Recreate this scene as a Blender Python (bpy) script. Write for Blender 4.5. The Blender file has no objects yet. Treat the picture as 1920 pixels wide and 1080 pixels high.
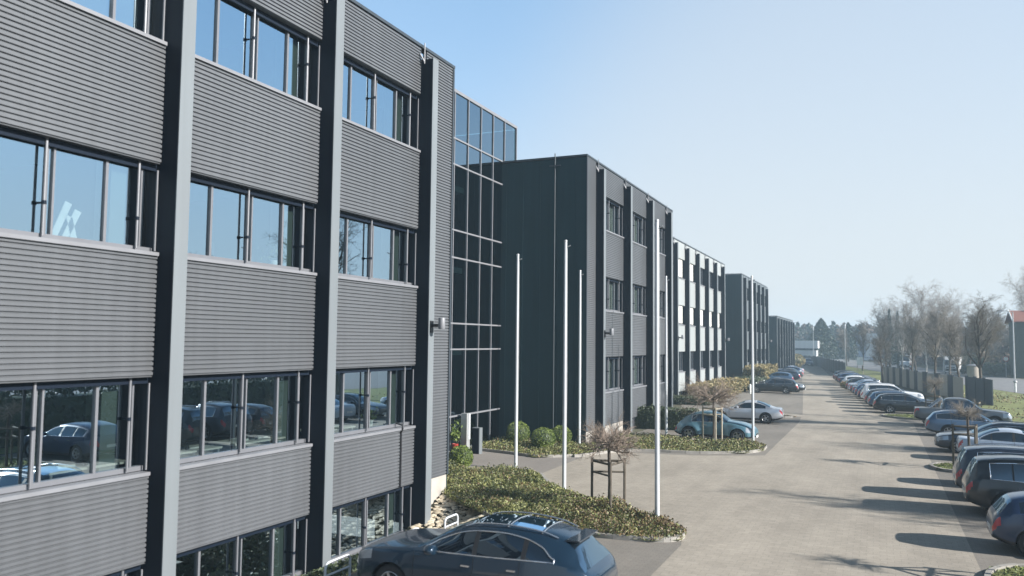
import bpy, math, random
import numpy as np
from mathutils import Vector, Matrix
random.seed(7)
PI = math.pi
scn = bpy.context.scene
COL = scn.collection

# ------------------------------------------------------------------ camera geometry
F, CX, CY, H = 1520., 960., 540., 5.0
def _n(v): return v/np.linalg.norm(v)
_Y = _n(np.array([(1643-CX)/F, -(647-CY)/F, -1.]))
_U = _n(np.array([253/F, 23340/F, -1.])); _U = _n(_U-_Y*_U.dot(_Y))
_R = np.array([np.cross(_Y, _U), _Y, _U])
def at(px, py, Y):
    r = _R @ np.array([(px-CX)/F, -(py-CY)/F, -1.])
    t = Y/r[1]
    return Vector((t*r[0], Y, H+t*r[2]))

# ------------------------------------------------------------------ materials
def nt(name):
    m = bpy.data.materials.new(name); m.use_nodes = True
    t = m.node_tree; b = t.nodes['Principled BSDF']
    return m, t, b
def node(t, kind, **kw):
    n = t.nodes.new(kind)
    for k, v in kw.items(): setattr(n, k, v)
    return n
def simple(name, col, rough=.6, metal=0., var=.12, scale=3., coat=0., bump=0., bscale=40., spec=.5):
    """colour with soft procedural variation"""
    m, t, b = nt(name)
    b.inputs['Roughness'].default_value = rough; b.inputs['Metallic'].default_value = metal
    b.inputs['Coat Weight'].default_value = coat; b.inputs['Coat Roughness'].default_value = .06
    b.inputs['Specular IOR Level'].default_value = spec
    tc = node(t, 'ShaderNodeTexCoord')
    no = node(t, 'ShaderNodeTexNoise'); no.inputs['Scale'].default_value = scale; no.inputs['Detail'].default_value = 6
    t.links.new(tc.outputs['Object'], no.inputs['Vector'])
    cr = node(t, 'ShaderNodeValToRGB')
    c0 = [max(0, c*(1-var)) for c in col[:3]]; c1 = [min(1, c*(1+var)) for c in col[:3]]
    cr.color_ramp.elements[0].position = .3; cr.color_ramp.elements[1].position = .7
    cr.color_ramp.elements[0].color = (*c0, 1); cr.color_ramp.elements[1].color = (*c1, 1)
    t.links.new(no.outputs['Fac'], cr.inputs['Fac']); t.links.new(cr.outputs['Color'], b.inputs['Base Color'])
    if bump:
        n2 = node(t, 'ShaderNodeTexNoise'); n2.inputs['Scale'].default_value = bscale; n2.inputs['Detail'].default_value = 4
        t.links.new(tc.outputs['Object'], n2.inputs['Vector'])
        bp = node(t, 'ShaderNodeBump'); bp.inputs['Strength'].default_value = bump; bp.inputs['Distance'].default_value = .02
        t.links.new(n2.outputs['Fac'], bp.inputs['Height']); t.links.new(bp.outputs['Normal'], b.inputs['Normal'])
    return m
def glass_mat(name, tint, refl, rough=0.0, dark=None):
    m = bpy.data.materials.new(name); m.use_nodes = True; t = m.node_tree; t.nodes.clear()
    out = node(t, 'ShaderNodeOutputMaterial'); mix = node(t, 'ShaderNodeMixShader')
    if dark is None:
        tr = node(t, 'ShaderNodeBsdfTransparent'); tr.inputs['Color'].default_value = (*tint, 1)
    else:
        tr = node(t, 'ShaderNodeBsdfDiffuse'); tr.inputs['Color'].default_value = (*dark, 1)
    gl = node(t, 'ShaderNodeBsdfGlossy'); gl.inputs['Roughness'].default_value = rough; gl.inputs['Color'].default_value = (.70, .88, 1, 1)
    fr = node(t, 'ShaderNodeFresnel'); fr.inputs['IOR'].default_value = 1.5
    ma = node(t, 'ShaderNodeMath', operation='MULTIPLY_ADD'); ma.inputs[1].default_value = 1-refl; ma.inputs[2].default_value = refl
    tc = node(t, 'ShaderNodeTexCoord'); no = node(t, 'ShaderNodeTexNoise'); no.inputs['Scale'].default_value = .9; no.inputs['Detail'].default_value = 1
    bp = node(t, 'ShaderNodeBump'); bp.inputs['Strength'].default_value = .06; bp.inputs['Distance'].default_value = .012
    t.links.new(tc.outputs['Object'], no.inputs['Vector']); t.links.new(no.outputs['Fac'], bp.inputs['Height'])
    t.links.new(bp.outputs['Normal'], gl.inputs['Normal'])
    t.links.new(fr.outputs['Fac'], ma.inputs[0]); t.links.new(ma.outputs['Value'], mix.inputs['Fac'])
    t.links.new(tr.outputs['BSDF'], mix.inputs[1]); t.links.new(gl.outputs['BSDF'], mix.inputs[2])
    t.links.new(mix.outputs['Shader'], out.inputs['Surface'])
    return m
def weathered(name, col, rough, streak=.14, metal=.0, spec=.5):
    """painted metal with vertical dirt runs"""
    m, t, b = nt(name)
    b.inputs['Roughness'].default_value = rough; b.inputs['Metallic'].default_value = metal; b.inputs['Specular IOR Level'].default_value = spec
    tc = node(t, 'ShaderNodeTexCoord'); mp = node(t, 'ShaderNodeMapping'); mp.inputs['Scale'].default_value = (3, 3, .12)
    no = node(t, 'ShaderNodeTexNoise'); no.inputs['Scale'].default_value = 1.6; no.inputs['Detail'].default_value = 7
    n2 = node(t, 'ShaderNodeTexNoise'); n2.inputs['Scale'].default_value = .35; n2.inputs['Detail'].default_value = 3
    t.links.new(tc.outputs['Object'], mp.inputs['Vector']); t.links.new(mp.outputs['Vector'], no.inputs['Vector']); t.links.new(tc.outputs['Object'], n2.inputs['Vector'])
    ad = node(t, 'ShaderNodeMath', operation='ADD'); t.links.new(no.outputs['Fac'], ad.inputs[0]); t.links.new(n2.outputs['Fac'], ad.inputs[1])
    mr = node(t, 'ShaderNodeMapRange'); mr.inputs['From Min'].default_value = .6; mr.inputs['From Max'].default_value = 1.4
    mr.inputs['To Min'].default_value = 1-streak; mr.inputs['To Max'].default_value = 1+streak
    oi = node(t, 'ShaderNodeObjectInfo'); o2 = node(t, 'ShaderNodeMapRange'); o2.inputs['To Min'].default_value = .93; o2.inputs['To Max'].default_value = 1.07; t.links.new(oi.outputs['Random'], o2.inputs['Value'])
    o3 = node(t, 'ShaderNodeMath', operation='MULTIPLY'); t.links.new(mr.outputs['Result'], o3.inputs[0]); t.links.new(o2.outputs['Result'], o3.inputs[1])
    t.links.new(ad.outputs['Value'], mr.inputs['Value'])
    mx = node(t, 'ShaderNodeVectorMath', operation='SCALE'); mx.inputs[0].default_value = col
    t.links.new(o3.outputs['Value'], mx.inputs['Scale']); t.links.new(mx.outputs['Vector'], b.inputs['Base Color'])
    return m
def pavers(name, c1, c2, mortar, size=(.2, .1), stain=.2, rot=0.):
    m, t, b = nt(name); b.inputs['Roughness'].default_value = .85; b.inputs['Specular IOR Level'].default_value = .25
    tc = node(t, 'ShaderNodeTexCoord'); mp = node(t, 'ShaderNodeMapping'); mp.inputs['Rotation'].default_value = (0, 0, rot)
    br = node(t, 'ShaderNodeTexBrick'); br.inputs['Scale'].default_value = 1
    br.inputs['Brick Width'].default_value = size[0]; br.inputs['Row Height'].default_value = size[1]; br.inputs['Mortar Size'].default_value = .006
    br.inputs['Color1'].default_value = (*c1, 1); br.inputs['Color2'].default_value = (*c2, 1); br.inputs['Mortar'].default_value = (*mortar, 1)
    t.links.new(tc.outputs['Object'], mp.inputs['Vector']); t.links.new(mp.outputs['Vector'], br.inputs['Vector'])
    mp2 = node(t, 'ShaderNodeMapping'); mp2.inputs['Scale'].default_value = (1, .35, 1)
    no = node(t, 'ShaderNodeTexNoise'); no.inputs['Scale'].default_value = .5; no.inputs['Detail'].default_value = 9; no.inputs['Roughness'].default_value = .65
    n2 = node(t, 'ShaderNodeTexNoise'); n2.inputs['Scale'].default_value = 6; n2.inputs['Detail'].default_value = 5
    t.links.new(tc.outputs['Object'], mp2.inputs['Vector']); t.links.new(mp2.outputs['Vector'], no.inputs['Vector']); t.links.new(tc.outputs['Object'], n2.inputs['Vector'])
    ad = node(t, 'ShaderNodeMath', operation='MULTIPLY_ADD'); ad.inputs[1].default_value = .35
    t.links.new(n2.outputs['Fac'], ad.inputs[0]); t.links.new(no.outputs['Fac'], ad.inputs[2])
    mr = node(t, 'ShaderNodeMapRange'); mr.inputs['From Min'].default_value = .4; mr.inputs['From Max'].default_value = .95
    mr.inputs['To Min'].default_value = 1-stain; mr.inputs['To Max'].default_value = 1+stain
    t.links.new(ad.outputs['Value'], mr.inputs['Value'])
    mx = node(t, 'ShaderNodeVectorMath', operation='SCALE')
    t.links.new(br.outputs['Color'], mx.inputs[0]); t.links.new(mr.outputs['Result'], mx.inputs['Scale']); t.links.new(mx.outputs['Vector'], b.inputs['Base Color'])
    bp = node(t, 'ShaderNodeBump'); bp.inputs['Strength'].default_value = .3; bp.inputs['Distance'].default_value = .01
    t.links.new(br.outputs['Fac'], bp.inputs['Height']); bp.invert = True; t.links.new(bp.outputs['Normal'], b.inputs['Normal'])
    return m
def leafmat(name, c0, c1, scale=1.3, trans=.25):
    m, t, b = nt(name); b.inputs['Roughness'].default_value = .55
    ge = node(t, 'ShaderNodeNewGeometry'); tc = node(t, 'ShaderNodeTexCoord')
    no = node(t, 'ShaderNodeTexNoise'); no.inputs['Scale'].default_value = scale; no.inputs['Detail'].default_value = 3
    t.links.new(tc.outputs['Object'], no.inputs['Vector'])
    ad = node(t, 'ShaderNodeMath', operation='MULTIPLY_ADD'); ad.inputs[1].default_value = .6
    t.links.new(ge.outputs['Random Per Island'], ad.inputs[0]); t.links.new(no.outputs['Fac'], ad.inputs[2])
    cr = node(t, 'ShaderNodeValToRGB'); cr.color_ramp.elements[0].position = .45; cr.color_ramp.elements[1].position = 1.0
    cr.color_ramp.elements[0].color = (*c0, 1); cr.color_ramp.elements[1].color = (*c1, 1)
    t.links.new(ad.outputs['Value'], cr.inputs['Fac']); t.links.new(cr.outputs['Color'], b.inputs['Base Color'])
    b.inputs['Subsurface Weight'].default_value = 0
    return m

M = {}
M['clad'] = weathered('cladding_grey', (.105, .111, .120), .45, .15, .15)
M['clad_dark'] = weathered('cladding_anthracite', (.015, .040, .049), .6, .18, 0, .22)  # grey cladding with end-wall shade and haze tint put into the colour
M['clad_light'] = weathered('cladding_light', (.29, .31, .31), .5, .08)
M['clad_mid'] = weathered('cladding_slate', (.10, .118, .13), .5, .1)
M['dark_metal'] = weathered('dark_metal', (.005, .010, .020), .6, .10, 0, .15)  # on column sides the shade is part of this colour
M['alu'] = weathered('aluminium_strip', (.165, .184, .196), .5, .08, .15)  # on columns this is the sunlit face, split from the shade-dark sides
M['frame'] = simple('window_frame_metal', (.155, .16, .175), .45, .2, .06)
M['sill'] = simple('sill_metal', (.185, .19, .205), .5, .1, .08, 2)
M['coping'] = simple('roof_coping', (.03, .04, .05), .5)
M['white_metal'] = simple('white_painted_metal', (.50, .52, .54), .35, 0, .04)
M['plinth'] = simple('plinth_render', (.36, .335, .30), .85, 0, .12, 1.5, bump=.2)
M['roof'] = simple('roof_felt', (.12, .12, .12), .9)
M['glass'] = glass_mat('office_glass', (.78, .90, .90), .58)
M['glass_atrium'] = glass_mat('atrium_glass', (.30, .48, .50), .34)
M['glass_far'] = glass_mat('far_window_glass', None, .30, 0., (.012, .02, .026))
M['car_glass'] = glass_mat('car_glass', None, .11, 0., (.006, .010, .016))
M['car_glass_rear'] = glass_mat('car_glass_rear', None, .26, 0., (.006, .010, .016))
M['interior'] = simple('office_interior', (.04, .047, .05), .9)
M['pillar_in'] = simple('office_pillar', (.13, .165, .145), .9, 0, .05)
M['blind'] = simple('window_blind', (.68, .67, .62), .8, 0, .05)
M['desk'] = simple('desk_laminate', (.75, .72, .64), .5, 0, .04)
M['black'] = simple('black_plastic', (.012, .012, .014), .5)
M['rubber'] = simple('tyre_rubber', (.018, .018, .02), .85)
M['rim'] = simple('alloy_rim', (.45, .46, .48), .3, .8, .04)
M['chrome'] = simple('chrome_trim', (.7, .71, .73), .18, .9, .03)
M['taillight'] = simple('taillight_lens', (.42, .012, .02), .15, 0, .1, coat=.6)
M['headlight'] = simple('headlight_lens', (.34, .37, .40), .10, .3, .1, coat=.6)
M['plate'] = simple('number_plate_white', (.72, .72, .70), .5)
M['lane'] = pavers('lane_pavers', (.315, .282, .236), (.282, .253, .212), (.232, .209, .176), (.3, .2), .26)
M['bays'] = pavers('bay_pavers', (.205, .187, .164), (.19, .174, .153), (.15, .138, .122), (.2, .1), .25)
M['path'] = pavers('path_pavers', (.225, .205, .185), (.215, .195, .175), (.17, .155, .14), (.2, .1), .15, .78)
M['kerb'] = simple('concrete_kerb', (.28, .265, .24), .85, 0, .15, 3, bump=.2)
M['asphalt'] = simple('street_asphalt', (.17, .168, .17), .85, 0, .15, .8)
M['grass'] = simple('grass', (.15, .165, .05), .95, 0, .35, .8, bump=.6, bscale=30)
M['soil'] = simple('ground_soil', (.075, .072, .042), .95, 0, .3, .5)
M['cover_leaf'] = leafmat('ground_cover_leaf', (.022, .042, .012), (.215, .22, .075))
M['cover_red'] = leafmat('ground_cover_autumn', (.045, .030, .018), (.19, .13, .065))
M['box_leaf'] = leafmat('boxwood_leaf', (.035, .07, .010), (.17, .22, .035), 2.5)
M['hedge_leaf'] = leafmat('hedge_leaf', (.015, .028, .012), (.055, .075, .03))
M['beech_leaf'] = leafmat('beech_hedge_leaf', (.10, .075, .03), (.30, .24, .10))
M['conifer'] = leafmat('conifer_needles', (.008, .02, .014), (.025, .048, .026))
M['bark'] = simple('bark', (.075, .062, .05), .9, 0, .3, 6, bump=.5)
M['twig_pale'] = simple('pollard_twigs', (.22, .175, .14), .9, 0, .25, 3)
M['twig'] = simple('twigs', (.205, .18, .15), .9, 0, .25, 2)
M['birch'] = simple('birch_bark', (.42, .40, .37), .8, 0, .5, 4)
M['birch_twig'] = simple('birch_twigs', (.30, .26, .22), .9, 0, .25, 2)
M['wood'] = simple('stake_wood', (.10, .085, .065), .9, 0, .25, 5)
M['wood_pale'] = simple('stake_wood_pale', (.36, .32, .25), .9, 0, .2, 5)
M['pebble'] = leafmat('pebbles', (.36, .30, .21), (.66, .58, .45), 3)
M['fence_dark'] = weathered('fence_panel_dark', (.040, .055, .065), .6, .15)
M['fence_light'] = weathered('fence_panel_light', (.30, .30, .28), .7, .12)
def frosted(name, col):
    m, t, b = nt(name); tr = node(t, 'ShaderNodeBsdfTranslucent'); tr.inputs['Color'].default_value = (*col, 1); b.inputs['Base Color'].default_value = (*col, 1)
    mx = node(t, 'ShaderNodeMixShader'); mx.inputs['Fac'].default_value = .55; t.links.new(b.outputs['BSDF'], mx.inputs[1]); t.links.new(tr.outputs['BSDF'], mx.inputs[2])
    t.links.new(mx.outputs['Shader'], t.nodes['Material Output'].inputs['Surface']); return m
M['fence_light'] = frosted('frosted_fence_glass', (.25, .26, .25))
M['tile_red'] = simple('roof_tiles_red', (.20, .075, .05), .8, 0, .2, 8)
M['house_wall'] = simple('house_wall_brick', (.055, .065, .05), .9, 0, .15, 4)
M['hall_wall'] = weathered('hall_wall_pale', (.55, .55, .55), .7, .08)
M['hall_blue'] = weathered('hall_wall_blue', (.30, .33, .42), .7, .08)
M['red'] = simple('red_paint', (.30, .03, .02), .5)
M['sign_white'] = simple('sign_white', (.72, .73, .70), .5)
M['sign_post'] = simple('galvanised_post', (.40, .41, .41), .45, .4)
M['concrete'] = simple('concrete_drum', (.33, .29, .24), .85, 0, .12, 2)
M['wood_bare'] = simple('far_bare_branches', (.13, .095, .075), .95, 0, .3, .2)
M['wood_ochre'] = simple('far_ochre_foliage', (.17, .12, .065), .95, 0, .3, .2)

def paint(name, col, metal=.25, rough=.32):
    return simple('car_paint_'+name, col, rough, metal, .03, 2, coat=.8)
P = {'slate': paint('slate_blue', (.010, .028, .052), .3, .24), 'teal': paint('teal', (.085, .18, .23), .3),
     'silver': paint('silver', (.50, .52, .55), .35), 'black': paint('black', (.010, .012, .015)),
     'navy': paint('navy', (.010, .028, .075)), 'dkblue': paint('dark_blue', (.014, .024, .045)),
     'ltblue': paint('steel_blue', (.055, .11, .19)), 'white': paint('white', (.74, .75, .76), 0),
     'grey': paint('grey', (.10, .11, .12)), 'anth': paint('anthracite', (.022, .024, .028)),
     'blue': paint('blue', (.03, .07, .16)), 'whitesil': paint('pale_silver', (.40, .46, .55), .2)}

# ------------------------------------------------------------------ mesh builder
class MB:
    def __init__(s): s.v = []; s.f = []; s.mi = []
    def add(s, vs, fs, mi=0):
        o = len(s.v); s.v += [tuple(v) for v in vs]; s.f += [tuple(i+o for i in f) for f in fs]; s.mi += [mi]*len(fs)
    def box(s, x0, x1, y0, y1, z0, z1, mi=0):
        s.add([(x0,y0,z0),(x1,y0,z0),(x1,y1,z0),(x0,y1,z0),(x0,y0,z1),(x1,y0,z1),(x1,y1,z1),(x0,y1,z1)],
              [(0,3,2,1),(4,5,6,7),(0,1,5,4),(1,2,6,5),(2,3,7,6),(3,0,4,7)], mi)
    def quad(s, a, b, c, d, mi=0): s.add([a, b, c, d], [(0,1,2,3)], mi)
    def tube(s, pts, r, n=8, mi=0, cap=True):
        pts = [Vector(p) for p in pts]; rs = r if isinstance(r, (list, tuple)) else [r]*len(pts)
        vs = []; fs = []; up = None
        for i, p in enumerate(pts):
            d = (pts[min(i+1, len(pts)-1)]-pts[max(i-1, 0)])
            d = d.normalized() if d.length > 1e-9 else Vector((0,0,1))
            if up is None: up = Vector((1,0,0)) if abs(d.x) < .9 else Vector((0,1,0))
            a = (up-d*up.dot(d)).normalized(); b = d.cross(a); up = a
            for k in range(n):
                t = 2*PI*k/n; vs.append(p+(a*math.cos(t)+b*math.sin(t))*rs[i])
        for i in range(len(pts)-1):
            for k in range(n):
                k2 = (k+1) % n; fs.append((i*n+k, i*n+k2, (i+1)*n+k2, (i+1)*n+k))
        if cap: fs += [tuple(range(n-1, -1, -1)), tuple((len(pts)-1)*n+k for k in range(n))]
        s.add(vs, fs, mi)
    def lathe(s, prof, c=(0,0,0), n=16, axis='z', mi=0):
        vs = []; fs = []
        for r, h in prof:
            for k in range(n):
                t = 2*PI*k/n; x, y = r*math.cos(t), r*math.sin(t)
                p = {'z': (x, y, h), 'y': (x, h, y), 'x': (h, x, y)}[axis]
                vs.append((p[0]+c[0], p[1]+c[1], p[2]+c[2]))
        for i in range(len(prof)-1):
            for k in range(n):
                k2 = (k+1) % n; fs.append((i*n+k, i*n+k2, (i+1)*n+k2, (i+1)*n+k))
        s.add(vs, fs, mi)
    def prism(s, poly, z0, z1, mi=0):
        n = len(poly); vs = [(x, y, z0) for x, y in poly]+[(x, y, z1) for x, y in poly]
        s.add(vs, [tuple(range(n-1, -1, -1)), tuple(range(n, 2*n))]+[(i, (i+1) % n, n+(i+1) % n, n+i) for i in range(n)], mi)
    def mesh(s, name, smooth=None):
        me = bpy.data.meshes.new(name); me.from_pydata(s.v, [], s.f)
        if any(s.mi): me.polygons.foreach_set('material_index', s.mi)
        if smooth is not None:
            me.polygons.foreach_set('use_smooth', [True]*len(s.f)); me.set_sharp_from_angle(angle=math.radians(smooth))
        me.update(); return me
    def build(s, name, mats, parent=None, smooth=None):
        me = s.mesh(name, smooth)
        for m in (mats if isinstance(mats, (list, tuple)) else [mats]): me.materials.append(m)
        return link(name, me, parent)
def link(name, me, parent=None):
    o = bpy.data.objects.new(name, me); COL.objects.link(o)
    if parent is not None: o.parent = parent
    return o
def tag(o, label, cat, group=None):
    o['label'] = label; o['category'] = cat
    if group: o['group'] = group
    return o
def thing(name, label, cat, loc=(0,0,0), rz=0., group=None):
    o = bpy.data.objects.new(name, None); COL.objects.link(o); o.location = loc; o.rotation_euler = (0,0,rz)
    o.empty_display_size = .2
    return tag(o, label, cat, group)
def struct(o, kind='structure', label=None, cat=None):
    o['kind'] = kind
    if label: o['label'] = label
    if cat: o['category'] = cat
    return o
def dup(root, loc, rz=0., label=None, scale=None):
    r = root.copy(); COL.objects.link(r); r.location = loc; r.rotation_euler = (0,0,rz)
    if scale: r.scale = scale
    if label: r['label'] = label
    for ch in list(root.children):
        c = ch.copy(); COL.objects.link(c); c.parent = r
        for g in list(ch.children):
            d = g.copy(); COL.objects.link(d); d.parent = c
    return r

# ------------------------------------------------------------------ ground, lane, street
def sheet(name, poly, z, mat, kind='structure'):
    m = MB(); m.add([(x, y, z) for x, y in poly], [tuple(range(len(poly)))]); o = m.build(name, mat); struct(o, kind); return o
TX, TY = -10.3, 22.9                                 # trench in front of the near block
g = MB()
B = 900.
for (x0, x1, y0, y1) in ((-B, -29, -120, TY), (TX, B, -120, TY), (-B, B, TY, 1000)):
    g.quad((x0,y0,-.02), (x1,y0,-.02), (x1,y1,-.02), (x0,y1,-.02))
TB = -12.4
g.quad((-12.9,-120,-.95), (TB,-120,-.95), (TB,20.4,-.95), (-12.9,20.4,-.95))
g.quad((TB,-120,-.95), (TX,-120,-.02), (TX,20.4,-.02), (TB,20.4,-.95))
g.quad((-12.9,20.4,-.95), (TB,20.4,-.95), (TX,TY,-.02), (-12.9,TY,-.02))
g.add([(TB,20.4,-.95), (TX,20.4,-.02), (TX,TY,-.02)], [(0,1,2)])
struct(g.build('ground', M['soil']))
m = MB()
m.add([(TX+.02,-14,0),(7.4,-14,0),(7.4,58,0),(5,66,0),(2.2,100,0),(-.6,124,0),(-8,170,0),(-13.5,212,0),(-21,212,0),(-14.8,150,0),(-14.5,75,0),(-14.5,66,0),(-12.2,56,0),(-12.2,38,0),(-19,38,0),(-19,23.6,0),(-12.4,23.4,0),(TX+.02,23,0)], [tuple(range(18))])
struct(m.build('parking_lot', M['bays']))
sheet('lane', [(-4.6,-14),(2.0,-14),(2.1,58),(-.6,67),(-3.9,112),(-6.4,134),(-12.3,205),(-15.8,205),(-11.5,150),(-9.9,125),(-7.2,92),(-4.9,62),(-4.6,55),(-4.65,38.2),(-7.6,36.6),(-11.3,36.0),(-11.73,33.6),(-11.66,28.5),(-9,25),(-4.8,22),(-4.5,20.4)], .004, M['lane'])
sheet('entrance_path', [(-17.4,30.0),(-12.6,27.2),(-11.66,28.5),(-11.73,33.6),(-14.7,33.0),(-17.4,33.4)], .006, M['path'])
sheet('side_path', [(-15.8,60.6),(-9.2,64.0),(-4.7,61.2),(-4.75,59.4),(-9.0,62.0),(-15.8,58.8)], .006, M['lane'])
sheet('street', [(34,20),(14.9,98),(10.9,117),(3.5,152),(-11,232),(-26,300),(-60,380),(-48,386),(-12,310),(3,240),(17.5,158),(20.6,145),(30,146),(60,150),(60,20)], .0, M['asphalt'])
sheet('grass_verge', [(7.6,10),(7.6,58),(6.5,72),(9.2,84),(4.4,112),(-.2,130),(-9,190),(-14,232),(-11.5,232),(3.3,152),(10.7,117),(14.7,98),(33.5,20),(35,8)], .002, M['grass'])
sheet('lawn', [(-30,236),(-16,236),(-28,300),(-60,340)], .002, M['grass'])
# kerbs round the beds and islands
def soft(poly, closed=True, it=2):
    for _ in range(it):
        q = []; n = len(poly)
        for i in range(n if closed else n-1):
            a, b = poly[i], poly[(i+1) % n]; q += [(a[0]*.75+b[0]*.25, a[1]*.75+b[1]*.25), (a[0]*.25+b[0]*.75, a[1]*.25+b[1]*.75)]
        poly = q if closed else [poly[0]]+q+[poly[-1]]
    return poly
def kerb(poly, h=.12, w=.12, name='kerb', closed=True):
    poly = soft(poly, closed); m = MB(); n = len(poly); c = Vector((sum(p[0] for p in poly)/n, sum(p[1] for p in poly)/n, 0))
    rng = range(n if closed else n-1)
    for i in rng:
        a = Vector((*poly[i], 0)); b = Vector((*poly[(i+1) % n], 0)); d = (b-a).normalized(); q = Vector((-d.y, d.x, 0))
        if q.dot(c-a) < 0: q = -q
        L = (b-a).length; k = max(1, int(L/1.0))
        for j in range(k):
            p0 = a+d*(L*j/k+.004); p1 = a+d*(L*(j+1)/k-.004); dz = random.uniform(-.006, .006)
            vs = [p0, p1, p1+q*w, p0+q*w]
            m.add([(v.x, v.y, -.05) for v in vs]+[(v.x, v.y, h+dz) for v in vs], [(4,5,6,7),(0,1,5,4),(1,2,6,5),(2,3,7,6),(3,0,4,7)])
    return struct(m.build(name, M['kerb']))
BED_A = [(-12.75,23.1),(-10.4,21.3),(-9.2,20.3),(-6.8,20.15),(-5.2,20.3),(-4.55,20.75),(-4.6,21.6),(-5.4,22.6),(-7.1,23.9),(-9.0,25.1),(-10.6,26.7),(-11.5,28.3),(-12.6,28.6),(-13.6,27.6),(-15.6,28.6),(-16.8,26),(-16.8,23.6)]
BED_B = [(-17.2,33.6),(-14.8,33.1),(-13.4,32.5),(-11.85,33.8),(-11.4,35.2),(-10.4,36.9),(-7.6,37.2),(-5.5,38.3),(-4.85,39.6),(-4.9,41.2),(-5.6,42.0),(-8.5,41.6),(-10.2,42.0),(-12.7,42.5),(-12.75,37.25),(-17.3,37.2)]
kerb([(-10.4,21.3),(-9.2,20.3),(-6.8,20.15),(-5.2,20.3),(-4.55,20.75),(-4.6,21.6),(-5.4,22.6),(-7.1,23.9),(-9.0,25.1),(-10.6,26.7),(-11.5,28.3)], closed=False)
kerb([(-17.0,33.55),(-14.8,33.1),(-13.4,32.5),(-11.85,33.8),(-11.4,35.2),(-10.4,36.9),(-7.6,37.2),(-5.5,38.3),(-4.85,39.6),(-4.9,41.2)], closed=False)
ISL = [[(7.2,18.0),(3.0,18.2),(2.15,19.0),(1.95,20.0),(2.2,21.2),(3.1,22.0),(7.2,22.0)],
       [(7.2,36.4),(3,36.5),(2.1,37.0),(1.85,38.0),(2.2,38.9),(3.1,39.2),(7.2,39.2)],
       [(6.0,61.2),(2.2,61.2),(.6,62.2),(.1,63.6),(.8,64.6),(2.4,64.9),(6.0,64.9)]]
for p in ISL:
    kerb(p); sheet('island_soil', soft(p), .07, M['grass'])
kerb([(-10.5,58.0),(-6.2,57.8),(-4.9,58.6),(-6.2,59.3),(-10.5,59.4)])
def inside(p, poly):
    c = False; n = len(poly)
    for i in range(n):
        a, b = poly[i], poly[(i+1) % n]
        if (a[1] > p[1]) != (b[1] > p[1]) and p[0] < (b[0]-a[0])*(p[1]-a[1])/(b[1]-a[1])+a[0]: c = not c
    return c
def edge_dist(p, poly):
    best = 9.; n = len(poly); P0 = Vector(p)
    for i in range(n):
        a = Vector(poly[i]); b = Vector(poly[(i+1) % n]); ab = b-a
        t = max(0, min(1, (P0-a).dot(ab)/ab.length_squared)); best = min(best, (P0-a-ab*t).length)
    return best
def leaf(m, p, size, rng, mi=0, flat=.7):
    n = Vector((rng.gauss(0,1), rng.gauss(0,1), rng.gauss(0,1)*.5+flat)).normalized()
    a = n.orthogonal().normalized(); a = Matrix.Rotation(rng.uniform(0, 2*PI), 3, n) @ a; b = n.cross(a)
    l = size*rng.uniform(.7, 1.4); w = l*.5
    m.add([p-a*l*.5, p+b*w*.5, p+a*l*.5, p-b*w*.5], [(0,1,2,3)], mi)
from mathutils import noise as mnoise
def ground_cover(name, label, poly, dens, size, hmax, seed, mats, redfn=None, base=True):
    rng = random.Random(seed); m = MB()
    xs = [p[0] for p in poly]; ys = [p[1] for p in poly]
    A = (max(xs)-min(xs))*(max(ys)-min(ys))
    if base: m.add([(x, y, .05) for x, y in poly], [tuple(range(len(poly)))], 0)
    for i in range(int(A*dens)):
        p = (rng.uniform(min(xs), max(xs)), rng.uniform(min(ys), max(ys)))
        if not inside(p, poly): continue
        e = edge_dist(p, poly); h = hmax*min(1, .25+e/.6)*(.65+.5*mnoise.noise(Vector((p[0]*.9, p[1]*.9, seed))) + .25*mnoise.noise(Vector((p[0]*2.7, p[1]*2.7, seed))))
        h *= 1+.45*mnoise.noise(Vector((p[0]*6.5, p[1]*6.5, seed))); z = .06+max(.03, h)*rng.random()**.6
        mi = 0
        if redfn: mi = 1 if rng.random() < redfn(p) else 0
        leaf(m, Vector((p[0], p[1], z)), size*(1.7 if rng.random() < .07 else 1), rng, mi)
    o = m.build(name, mats); o['kind'] = 'stuff'; tag(o, label, 'ground cover'); return o
ground_cover('ground_cover', 'leafy evergreen ground cover in the near bed, reddening towards its tip', BED_A, 1250, .058, .44, 3, [M['cover_leaf'], M['cover_red']], lambda p: .16+.55*max(0, min(1, (p[0]+9.5)/4.5))+.3*mnoise.noise(Vector((p[0]*.8, p[1]*.8, 2.))))
ground_cover('ground_cover', 'leafy ground cover in the second bed before the dark end wall', BED_B, 480, .075, .36, 5, [M['cover_leaf'], M['cover_red']], lambda p: .2)
ground_cover('ground_cover', 'sparse brown ground cover on the strip beyond the silver coupe', [(-10.4,58.1),(-6.2,57.9),(-5.0,58.6),(-6.2,59.2),(-10.4,59.3)], 260, .10, .3, 8, [M['cover_red'], M['hedge_leaf']], lambda p: .4)
for k, p in enumerate(ISL):
    ground_cover('grass_tufts', ['short grass on the kerbed island nearest the camera', 'short grass on the kerbed island behind the pale saloon', 'short grass on the kerbed island beside the black estate'][k], p, 260, .06, .12, 11+k, [M['cover_leaf'], M['box_leaf']], lambda p: .5, base=False)
m = MB(); rng = random.Random(9)
for i in range(9000):
    y = rng.uniform(2, 17.4+rng.random()); x = rng.uniform(-12.6, -10.6)
    leaf(m, Vector((x, y, -.95+max(0, .93*(x-TB)/(TX-TB))+rng.uniform(.02, .38))), .11, rng, int(rng.random() < .15))
o = m.build('ground_cover', [M['hedge_leaf'], M['cover_leaf']]); o['kind'] = 'stuff'; tag(o, 'dark planting on the slope of the sunken strip along the near block', 'ground cover')
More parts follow.
